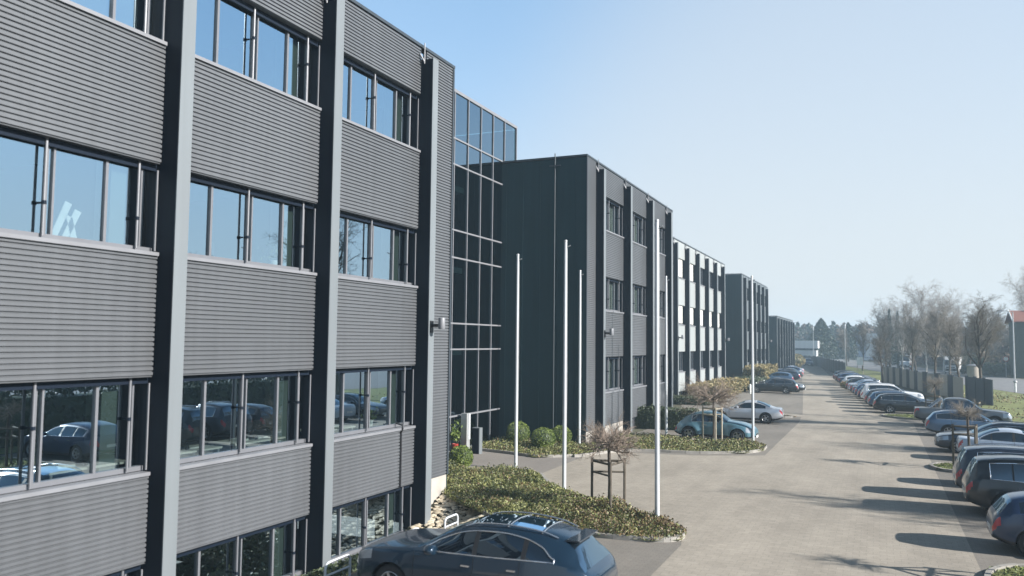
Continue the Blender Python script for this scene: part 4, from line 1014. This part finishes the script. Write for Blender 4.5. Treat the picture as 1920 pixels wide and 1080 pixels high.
def car(kind, col, label, cx, cy, ang=0., sc=1., name='parked_car', cat='car', group='parked cars', simple_=False, railmat=None):
    c = CARS[kind]; t = thing(name, label, cat, (cx, cy, 0), ang, group)
    if sc != 1.: t.scale = (sc, sc, sc)
    def p(nm, me, mat, parent=t, loc=(0,0,0), rz=0.):
        if len(me.materials) == 0: me.materials.append(mat)
        o = link(nm, me, parent); o.location = loc; o.rotation_euler = (0,0,rz)
        return o
    bm = c['body']
    if len(bm.materials) == 0:
        for x in (P[col], M['black'], M['chrome']): bm.materials.append(x)
    o = link('body', bm, t); o.material_slots[0].link = 'OBJECT'; o.material_slots[0].material = P[col]
    for nm in ('windscreen', 'rear_window'):
        if c[nm]: p(nm, c[nm], M['car_glass' if nm == 'windscreen' else 'car_glass_rear'])
    for nm in ('side_window', 'headlight', 'taillight'):
        for me in c[nm]: p(nm, me, M[PARTMAT[nm]])
    p('underbody', c['underbody'], M['black'])
    for me in c['side_mirror']:
        o = p('side_mirror', me, P[col]); o.material_slots[0].link = 'OBJECT'; o.material_slots[0].material = P[col]
    p('number_plate', c['plate_r'], M['plate']); p('number_plate', c['plate_f'], M['plate'])
    for nm in ('roof_rail', 'window_trim'):
        for me in c.get(nm, []): 
            if me.vertices: p(nm, me, M['chrome'])
    for wx in c['wheels']:
        for sd in (1, -1):
            w = p('wheel', c['wheel'], M['rubber'], t, (wx, sd*(c['track']*.985-.115+(.085 if kind == 'beetle' else 0)), c['R']), 0 if sd > 0 else PI)
            p('rim', c['rim'], M['rim'], w)
    return t
def nose_right(kind, col, label, rear_x, cy, ang=0., sc=1., **k):      # rear bumper towards the lane
    return car(kind, col, label, rear_x+CARS[kind]['L']/2*sc*math.cos(ang), cy+CARS[kind]['L']/2*sc*math.sin(ang), ang, sc, **k)
GR, GL = 'cars parked along the right side', 'cars parked along the left side'
# left side
t = car('suv', 'slate', 'large slate blue crossover with chrome window line, nearest car', -7.0, 14.4, PI, .975, group=GL)
sp = MB(); sp.box(-2.19, -1.93, -.52, .52, 1.468, 1.497); sp.build('roof_spoiler', P['slate'], t)
m = MB(); TT = pch([(0,.60),(1.5,1.12),(2.0,1.40),(2.45,1.595),(2.8,1.65),(3.3,1.665),(3.9,1.625),(4.4,1.53),(5.1,.8)])
for (a0, a1) in ((2.48, 3.3), (3.36, 3.98)):
    for q in range(8):
        x0, x1 = a0+(a1-a0)*q/8, a0+(a1-a0)*(q+1)/8; ys = [(-.47,-.037), (-.25,-.010), (0,.001), (.25,-.010), (.47,-.037)]
        for (ya, za), (yb, zb) in zip(ys, ys[1:]): m.quad((2.55-x0,ya,TT(x0)+za+.012), (2.55-x1,ya,TT(x1)+za+.012), (2.55-x1,yb,TT(x1)+zb+.012), (2.55-x0,yb,TT(x0)+zb+.012))
m.build('sunroof', M['car_glass'], t, 60)
for x0 in (3.33, 4.02):
    m = MB(); m.tube([(2.55-x0,ya,TT(x0)+za+.018) for ya, za in ((-.56,-.05), (-.3,-.014), (0,.001), (.3,-.014), (.56,-.05))], .012, 6); m.build('roof_bar', M['chrome'], t)
car('beetle', 'teal', 'rounded teal two door car, nose to the lane', -7.70, 43.3, -.03, 1.0, group=GL)
car('coupe', 'silver', 'silver two door coupe, tail to the lane', -7.75, 54.2, PI+.02, 1.0, group=GL)
car('estate', 'black', 'black estate car on the left, tail to the lane', -9.75, 87.2, PI+.03, 1.02, group=GL)
car('sedan', 'anth', 'black saloon beside the left black estate, nose to the lane', -9.2, 90.4, 0, 1.0, group=GL)
car('hatch', 'ltblue', 'blue grey hatchback behind the left black pair, nearest of the far group', -11.7, 108.5, PI+.05, 1.0, group=GL)
car('estate', 'dkblue', 'dark blue estate, second of the far left group', -11.9, 117, PI+.05, 1.0, group=GL)
car('sedan', 'grey', 'dark grey saloon, third of the far left group', -12.2, 127, PI+.05, 1.0, group=GL)
car('hatch', 'navy', 'navy hatchback, fourth of the far left group', -12.9, 136, PI+.06, 1.0, group=GL)
car('sedan', 'whitesil', 'pale silver saloon, last of the far left group', -13.3, 142, PI+.06, 1.0, group=GL)
car('bigsuv', 'dkblue', 'dark car with pale roof facing the lane end by the far fence', -14.5, 200, -1.4, 1.0, group=GL)
# right side
nose_right('hatch', 'navy', 'navy hatchback with bright red tail light at the right edge', 2.5, 23.75, 0, 1.0, group=GR)
nose_right('bigsuv', 'black', 'big black off roader with silver window line and rails', 2.35, 28.45, 0, 1.0, group=GR)
nose_right('bigsuv', 'dkblue', 'dark blue off roader standing beside the big black one', 2.3, 31.1, 0, 1.0, group=GR)
nose_right('hatch', 'anth', 'dark hatchback hidden beyond the dark blue off roader', 2.75, 33.8, 0, 1.0, group=GR)
nose_right('sedan', 'whitesil', 'pale silver saloon beyond the staked ball tree', 3.2, 41.3, 0, 1.0, group=GR)
car('estate', 'dkblue', 'dark estate with its bonnet towards the lane, behind the pale saloon', 2.5+2.42, 44.3, PI, 1.0, group=GR)
nose_right('estate', 'ltblue', 'steel blue estate before the pickup', 2.45, 51.6, 0, .98, group=GR)
pk = nose_right('pickup', 'grey', 'dark grey pickup with chrome roll bars, bonnet away from lane', 2.1, 57.8, 0, 1.0, group=GR, name='pickup_truck', cat='pickup')
for yy in (-.55, .55):
    m = MB(); m.tube([(-.95,yy,1.12), (-1.1,yy,1.72), (-1.05,-yy,1.74)] if yy < 0 else [(-.95,yy,1.12), (-1.1,yy,1.72)], .05, 8); m.tube([(-1.1,yy,1.70), (-1.75,yy*1.2,1.14)], .045, 8); m.build('roll_bar', M['chrome'], pk)
nose_right('estate', 'black', 'black estate on the right, beside the kerbed island', -.3, 66.6, .04, 1.0, group=GR)
far = [('estate', 'ltblue', 70.0, 'steel blue estate just behind the right black estate'), ('bigsuv', 'white', 76.5, 'white off roader with long white bonnet'), ('estate', 'blue', 83, 'blue estate two places behind the white off roader'),
       ('sedan', 'dkblue', 89, 'dark blue saloon just behind the steel blue saloon'), ('estate', 'anth', 95, 'anthracite estate, before the small yellow bush'), ('hatch', 'white', 102, 'white hatchback behind the yellow bush'),
       ('sedan', 'navy', 107.5, 'navy saloon between white hatchback and blue hatchback'), ('estate', 'anth', 114, 'anthracite estate just before the last grey saloon of the right row'), ('estate', 'black', 120.5, 'black estate at the far end of the right row')]
far += [('hatch', 'grey', 73.2, 'grey hatchback squeezed between steel blue estate and white off roader'), ('estate', 'navy', 79.8, 'navy estate right behind the white off roader'),
        ('sedan', 'ltblue', 86, 'steel blue saloon between blue estate and dark blue saloon'), ('sedan', 'whitesil', 92, 'pale silver saloon between dark blue saloon and anthracite estate'),
        ('hatch', 'blue', 110.8, 'blue hatchback behind the navy saloon'), ('sedan', 'grey', 117.3, 'grey saloon between the last two dark estates')]
for kd, cl, y, lb in far:
    x = -.3-.096*(y-66); nose_right(kd, cl, lb, x, y, .06, 1.0, group=GR)
leafy_blob('shrub', 'yellow green bush among the far right cars', 'shrub', (-2.6, 98.6, 0), (1.2, .8, .5), 1200, .14, M['beech_leaf'], 71)
# street vehicles
GV = 'vehicles on the street'
v = at(1697, 660, 205); car('van', 'white', 'white delivery van far off on the street', v.x, v.y, -1.7, 1.12, name='delivery_van', cat='van', group=GV)
v = at(1532, 655, 262); car('van', 'white', 'tiny white van by the pale low hall', v.x, v.y, -.5, .9, name='delivery_van', cat='van', group=GV)
v = at(1622, 660, 268); car('estate', 'whitesil', 'pale car far off before the blue grey hall', v.x, v.y, PI, 1., group=GV)
v = at(1788, 685, 165)
lt = thing('lorry', 'white cabbed lorry on the street among the bare trees', 'lorry', (v.x, v.y, 0), -1.78, GV)
m = MB(); m.add([(2.0,-1.15,.5),(3.75,-1.15,.5),(3.75,-1.15,1.5),(3.5,-1.1,2.6),(3.2,-1.08,2.95),(2.0,-1.08,3.0),(2.0,1.15,.5),(3.75,1.15,.5),(3.75,1.15,1.5),(3.5,1.1,2.6),(3.2,1.08,2.95),(2.0,1.08,3.0)],
            [(0,1,2,3,4,5),(11,10,9,8,7,6),(1,7,8,2),(2,8,9,3),(3,9,10,4),(4,10,11,5),(5,11,6,0),(0,6,7,1)]); m.build('cab', P['white'], lt)
m = MB(); m.quad((3.765,-1.0,1.6), (3.765,1.0,1.6), (3.54,.98,2.5), (3.54,-.98,2.5)); m.build('windscreen', M['car_glass'], lt)
m = MB(); m.box(3.752, 3.78, -1.0, 1.0, .62, 1.05); m.box(3.752, 3.79, -.7, .7, 1.15, 1.35); m.build('grille', M['black'], lt)
m = MB(); m.box(-3.9, 1.85, -1.2, 1.2, .95, 3.1); m.build('cargo_box', M['hall_wall'], lt)
m = MB(); m.box(-3.8, 3.2, -.5, .5, .45, .9); m.build('chassis', M['black'], lt)
for x in (2.8, -2.4):
    for y in (-1.02, 1.02):
        m = MB(); m.lathe([(0,-.14), (.4,-.14), (.46,-.1), (.46,.1), (.4,.14), (0,.14)], (x,y,.46), 18, 'y'); m.build('wheel', M['rubber'], lt, 50)
for y in (-.85, .85): m = MB(); m.box(3.755, 3.80, y-.17, y+.17, .75, .95); m.build('headlight', M['headlight'], lt)

# ------------------------------------------------------------------ fences
def fence(label, pts, h, pitch, wlight, light, name='fence'):
    t = thing(name, label, 'fence', (pts[0][0], pts[0][1], 0)); o = Vector((pts[0][0], pts[0][1], 0))
    for i in range(len(pts)-1):
        a = Vector((*pts[i], 0))-o; b = Vector((*pts[i+1], 0))-o; d = b-a; L = d.length; d.normalize(); q = Vector((-d.y, d.x, 0)); n = max(1, round(L/pitch)); p = L/n
        for k in range(n):
            s0 = a+d*(p*k); s1 = s0+d*(p*wlight); s2 = a+d*(p*(k+1))
            for (u, v, w, hh, nm, mt) in ((s0, s1, .04, h-.12, 'panel', M['fence_light'] if light else M['fence_dark']), (s1, s2, .07, h, 'post', M['fence_dark'])):
                m = MB(); vs = [u-q*w, v-q*w, v+q*w, u+q*w]; m.prism([(x.x, x.y) for x in vs], 0, hh+random.uniform(-.02, .02)); m.build(nm, mt, t)
    return t
fence('fence of pale panels between dark posts behind the right hand cars', [(7.3,86.5), (4.6,99.5), (.6,124.5)], 2.2, 4.1, .64, True)
fence('dark boarded fence end nearest the verge trees', [(8.9,79.5), (7.5,86)], 2.3, 2.2, .8, False)
fence('long dark fence curving left at the far end of the lane', [(-4.6,140), (-7.2,158), (-12.4,200), (-20,226), (-40,246)], 2.3, 4.2, .7, False)
# ------------------------------------------------------------------ street furniture
def pole_obj(name, label, cat, loc, h, r=.06, group=None):
    t = thing(name, label, cat, loc, 0, group); m = MB(); m.tube([(0,0,0), (0,0,h*.5), (0,0,h)], [r*1.3, r, r*.75], 8); m.build('pole', M['sign_post'], t); return t
t = pole_obj('street_lamp', 'tall slim lamp post on the far kerb before the red roofed house', 'street lamp', (19.6, 148, 0), 10.4, .11, 'street lamps')
m = MB(); m.tube([(0,0,10.3), (-.7,0,10.55), (-1.5,0,10.6)], .05, 6); m.build('arm', M['sign_post'], t); m = MB(); m.box(-2.2, -1.4, -.14, .14, 10.52, 10.68); m.build('lamp_head', M['sill'], t)
for (x, y, h, lb) in ((10.1, 140, 7.0, 'lamp post with white head among the bare trees above the lorry'), (-5.9, 182, 8.8, 'lamp post left of the pale blue hall, over the far fence'), (-15.0, 226, 9.2, 'lamp post beside the broad evergreen')):
    t = pole_obj('street_lamp', lb, 'street lamp', (x, y, 0), h, .08, 'street lamps'); m = MB(); m.lathe([(0,.1), (.16,.05), (.2,-.1), (.14,-.75), (0,-.78)], (0,0,h+.3), 10); m.build('lamp_head', M['white_metal'], t)
t = pole_obj('road_sign', 'round road sign on a post at the far kerb', 'road sign', (19.3, 154.5, 0), 3.1, .05)
m = MB(); m.lathe([(0,.02), (.46,.02), (.46,-.02), (0,-.02)], (0,-.09,3.0), 20, 'y'); m.build('sign_plate', M['sign_white'], t); m = MB(); m.lathe([(.34,.024), (.46,.024), (.46,.03), (.34,.03)], (0,-.135,3.0), 20, 'y'); m.build('sign_rim', M['red'], t)
t = thing('marker_post', 'white roadside marker post on the verge at the right edge', 'marker post', (13.9, 104.6, 0))
m = MB(); m.lathe([(0,1.0), (.08,1.0), (.1,.95), (.1,0), (0,0)], n=12); m.build('post', M['sign_white'], t, 50); m = MB(); m.lathe([(0,1.3), (.12,1.27), (.2,1.15), (.18,1.05), (.08,1.0)], n=12); m.build('cap', M['sign_post'], t, 50)
t = thing('advertising_column', 'stout beige drum on the verge between two bare trees', 'column', (11.3, 119, 0))
m = MB(); m.lathe([(0,2.5), (.75,2.5), (.78,2.45), (.78,0), (0,0)], n=24); m.build('drum', M['concrete'], t, 50); m = MB(); m.lathe([(0,2.72), (.5,2.66), (.86,2.52), (.86,2.5)], n=24); m.build('cap', M['sill'], t, 50)
t = thing('notice_board', 'white board on two posts in the grass behind the fence gap', 'board', (-2.6, 152, 0))
for x in (-.45, .45): m = MB(); m.tube([(x,0,0), (x,0,2.2)], .05, 6); m.build('post', M['wood_pale'], t)
m = MB(); m.box(-.5, .5, -.1, -.051, 1.5, 2.9); m.build('panel', M['sign_white'], t)
t = thing('traffic_cone', 'red and white cone beside the white delivery van', 'cone', tuple(Vector((at(1707, 668, 190).x, 190, 0))))
m = MB(); m.box(-.3, .3, -.3, .3, 0, .05); m.lathe([(.28,.05), (.05,1.3), (0,1.3)], n=12); m.build('body', M['red'], t, 50); m = MB(); m.lathe([(.205,.45), (.14,.8)], n=12); m.v = [(x*1.02, y*1.02, z) for x, y, z in m.v]; m.build('band', M['sign_white'], t)
for (px, Y, h, lb) in ((1518, 330, 13.5, 'thin mast above the far wood at left'), (1625, 345, 12.5, 'thin mast behind the blue grey hall')):
    t = pole_obj('mast', lb, 'mast', (at(px, 640, Y).x, Y, 0), h, .14)
    m = MB()
    for k in range(3): m.tube([(-.6,0,h-1-k*1.2), (.6,0,h-1-k*1.2)], .04, 5)
    m.build('crossbar', M['sign_post'], t)
# far buildings
t = thing('low_hall', 'long low pale hall beyond the far fence', 'building', (-21.5, 236, 0))
m = MB(); m.box(-14, 6.6, 0, 14, 0, 3.4); m.build('wall', M['hall_wall'], t); m = MB(); m.box(-14.4, 7.0, -.5, 14.4, 3.9, 6.0); m.build('roof', M['hall_wall'], t); m = MB(); m.box(-14.1, 6.7, -.06, 14.1, 3.4, 3.9); m.build('window_band', M['glass_far'], t)
t = thing('factory_hall', 'blue grey factory hall hazy among the far trees', 'building', (-6.3, 300, 0))
m = MB(); m.box(0, 3.0, 0, 14, 0, 8.3); m.build('side_wall', M['hall_blue'], t); m = MB(); m.box(3.0, 6.6, -.1, 14, 0, 8.9); m.build('front_wall', M['hall_wall'], t); m = MB(); m.box(-.1, 6.7, -.2, 14.1, 8.9, 9.0); m.build('roof', M['roof'], t)
hs = thing('brick_house', 'dark brick house with red tiled gable roof at the right edge', 'house', (21.4, 151, 0))
m = MB(); m.box(-1.0, 9, 0, 8, 0, 9.0); m.build('wall', M['house_wall'], hs)
m = MB(); m.add([(-1.5,-.6,9.0),(9.5,-.6,9.0),(9.5,4,10.9),(-1.5,4,10.9),(-1.5,8.6,9.0),(9.5,8.6,9.0)], [(0,1,2,3),(3,2,5,4)]); m.add([(-1.5,-.6,8.85),(9.5,-.6,8.85),(9.5,4,10.75),(-1.5,4,10.75),(-1.5,8.6,8.85),(9.5,8.6,8.85)], [(3,2,1,0),(4,5,2,3)]); rf = m.build('roof', M['tile_red'], hs)
m = MB(); m.box(3, 3.8, 3.4, 4.2, 9.5, 12.2); m.build('chimney', M['house_wall'], rf)
m = MB(); m.add([(-1.56,-.65,8.8),(-1.44,-.65,8.8),(-1.44,4,10.75),(-1.56,4,10.75),(-1.56,-.65,9.15),(-1.44,-.65,9.15),(-1.44,4,11.1),(-1.56,4,11.1)], [(0,1,5,4),(0,4,7,3),(1,2,6,5),(4,5,6,7),(0,3,2,1)]); m.build('bargeboard', M['sign_white'], hs)
for z in (1.2, 4.2):
    for x in (1.0, 4.5): m = MB(); m.box(x, x+1.3, -.04, 0.02, z, z+1.4); w = m.build('window', M['sign_white'], hs); m = MB(); m.quad((x+.12,-.045,z+.12), (x+1.18,-.045,z+.12), (x+1.18,-.045,z+1.28), (x+.12,-.045,z+1.28)); m.build('pane', M['glass_far'], w)

# ------------------------------------------------------------------ haze, sky, sun, camera
HAZE = .00085
m = MB(); m.box(-899, 899, -119, 999, -3, 24); hz = m.build('haze', None); hz.data.materials.clear(); hz['kind'] = 'stuff'; tag(hz, 'thin pale spring haze over the whole site', 'haze')
hm = bpy.data.materials.new('haze_air'); hm.use_nodes = True; tt = hm.node_tree; tt.nodes.clear()
vo = node(tt, 'ShaderNodeVolumePrincipled'); vo.inputs['Color'].default_value = (.64, .85, 1, 1); vo.inputs['Density'].default_value = HAZE; vo.inputs['Anisotropy'].default_value = .2
oo = node(tt, 'ShaderNodeOutputMaterial'); tt.links.new(vo.outputs['Volume'], oo.inputs['Volume']); hz.data.materials.append(hm)

SUN_EL, SUN_AZ = math.radians(27), math.radians(91)     # azimuth clockwise from +Y
wld = bpy.data.worlds.new('World'); scn.world = wld; wld.use_nodes = True; wt = wld.node_tree
bg = wt.nodes['Background']; sky = node(wt, 'ShaderNodeTexSky'); sky.sky_type = 'NISHITA'; sky.sun_disc = False
sky.sun_elevation = SUN_EL; sky.sun_rotation = SUN_AZ; sky.air_density = 1.0; sky.dust_density = .6; sky.ozone_density = 1.5; sky.altitude = 50
gm = node(wt, 'ShaderNodeGamma'); gm.inputs['Gamma'].default_value = .46; wt.links.new(sky.outputs['Color'], gm.inputs['Color'])
tn = node(wt, 'ShaderNodeVectorMath', operation='MULTIPLY'); tn.inputs[1].default_value = (1.0, 1.33, 1.62); wt.links.new(gm.outputs['Color'], tn.inputs[0])
wc = node(wt, 'ShaderNodeTexCoord'); sx = node(wt, 'ShaderNodeSeparateXYZ'); wt.links.new(wc.outputs['Generated'], sx.inputs['Vector'])
hr = node(wt, 'ShaderNodeMapRange', interpolation_type='SMOOTHERSTEP'); hr.inputs['From Min'].default_value = -.12; hr.inputs['From Max'].default_value = .46
hr.inputs['To Min'].default_value = 1.; hr.inputs['To Max'].default_value = 0.; wt.links.new(sx.outputs['Z'], hr.inputs['Value'])
hm_ = node(wt, 'ShaderNodeMix', data_type='RGBA'); hm_.inputs[7].default_value = (2.36, 2.52, 2.64, 1)
wt.links.new(hr.outputs['Result'], hm_.inputs[0]); wt.links.new(tn.outputs['Vector'], hm_.inputs[6])
zf = node(wt, 'ShaderNodeMapRange', interpolation_type='SMOOTHSTEP'); zf.inputs['From Min'].default_value = .42; zf.inputs['From Max'].default_value = .85
zf.inputs['To Min'].default_value = 1.; zf.inputs['To Max'].default_value = .28; wt.links.new(sx.outputs['Z'], zf.inputs['Value'])
zs_ = node(wt, 'ShaderNodeVectorMath', operation='SCALE'); gv = _R @ _n(np.array([(1660-CX)/F, -(400-CY)/F, -1.]))       # lens flare glow painted into the low sky colour over the street
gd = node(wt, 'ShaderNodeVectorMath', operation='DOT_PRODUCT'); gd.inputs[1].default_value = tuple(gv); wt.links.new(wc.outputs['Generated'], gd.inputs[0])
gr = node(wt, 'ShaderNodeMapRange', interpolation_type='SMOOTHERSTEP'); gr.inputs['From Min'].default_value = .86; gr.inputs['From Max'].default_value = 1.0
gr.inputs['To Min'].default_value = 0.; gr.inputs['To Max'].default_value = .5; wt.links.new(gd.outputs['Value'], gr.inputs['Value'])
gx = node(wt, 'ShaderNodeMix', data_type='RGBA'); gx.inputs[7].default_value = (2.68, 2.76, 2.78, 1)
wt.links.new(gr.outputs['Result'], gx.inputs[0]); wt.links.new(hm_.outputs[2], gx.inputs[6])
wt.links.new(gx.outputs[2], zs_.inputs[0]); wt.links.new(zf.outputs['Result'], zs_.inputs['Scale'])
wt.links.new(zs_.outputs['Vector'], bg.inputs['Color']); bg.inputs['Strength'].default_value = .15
sd = bpy.data.lights.new('sun', 'SUN'); sd.energy = 5.0; sd.angle = math.radians(.53); sd.color = (1, .955, .90)
so = bpy.data.objects.new('sun', sd); COL.objects.link(so)
dirv = Vector((math.sin(SUN_AZ)*math.cos(SUN_EL), math.cos(SUN_AZ)*math.cos(SUN_EL), math.sin(SUN_EL)))
so.rotation_euler = dirv.to_track_quat('Z', 'Y').to_euler(); so.location = (60, 20, 40)

cd = bpy.data.cameras.new('camera'); cam = bpy.data.objects.new('camera', cd); COL.objects.link(cam)
mt = Matrix.Identity(4)
for i in range(3):
    for j in range(3): mt[i][j] = _R[i][j]
mt.translation = Vector((0, 0, H)); cam.matrix_world = mt
cd.sensor_width = 36; cd.lens = F/1920*36; cd.clip_start = .1; cd.clip_end = 4000
cd.dof.use_dof = True; cd.dof.focus_distance = 30; cd.dof.aperture_fstop = .8
scn.camera = cam
vs_ = scn.view_settings; vs_.view_transform = 'Standard'; vs_.look = 'None'; vs_.exposure = 1.03; vs_.gamma = 1
cy = scn.cycles; cy.use_denoising = True; cy.max_bounces = 8; cy.transparent_max_bounces = 16; cy.volume_bounces = 1
cy.volume_step_rate = 4; cy.caustics_reflective = False; cy.caustics_refractive = False
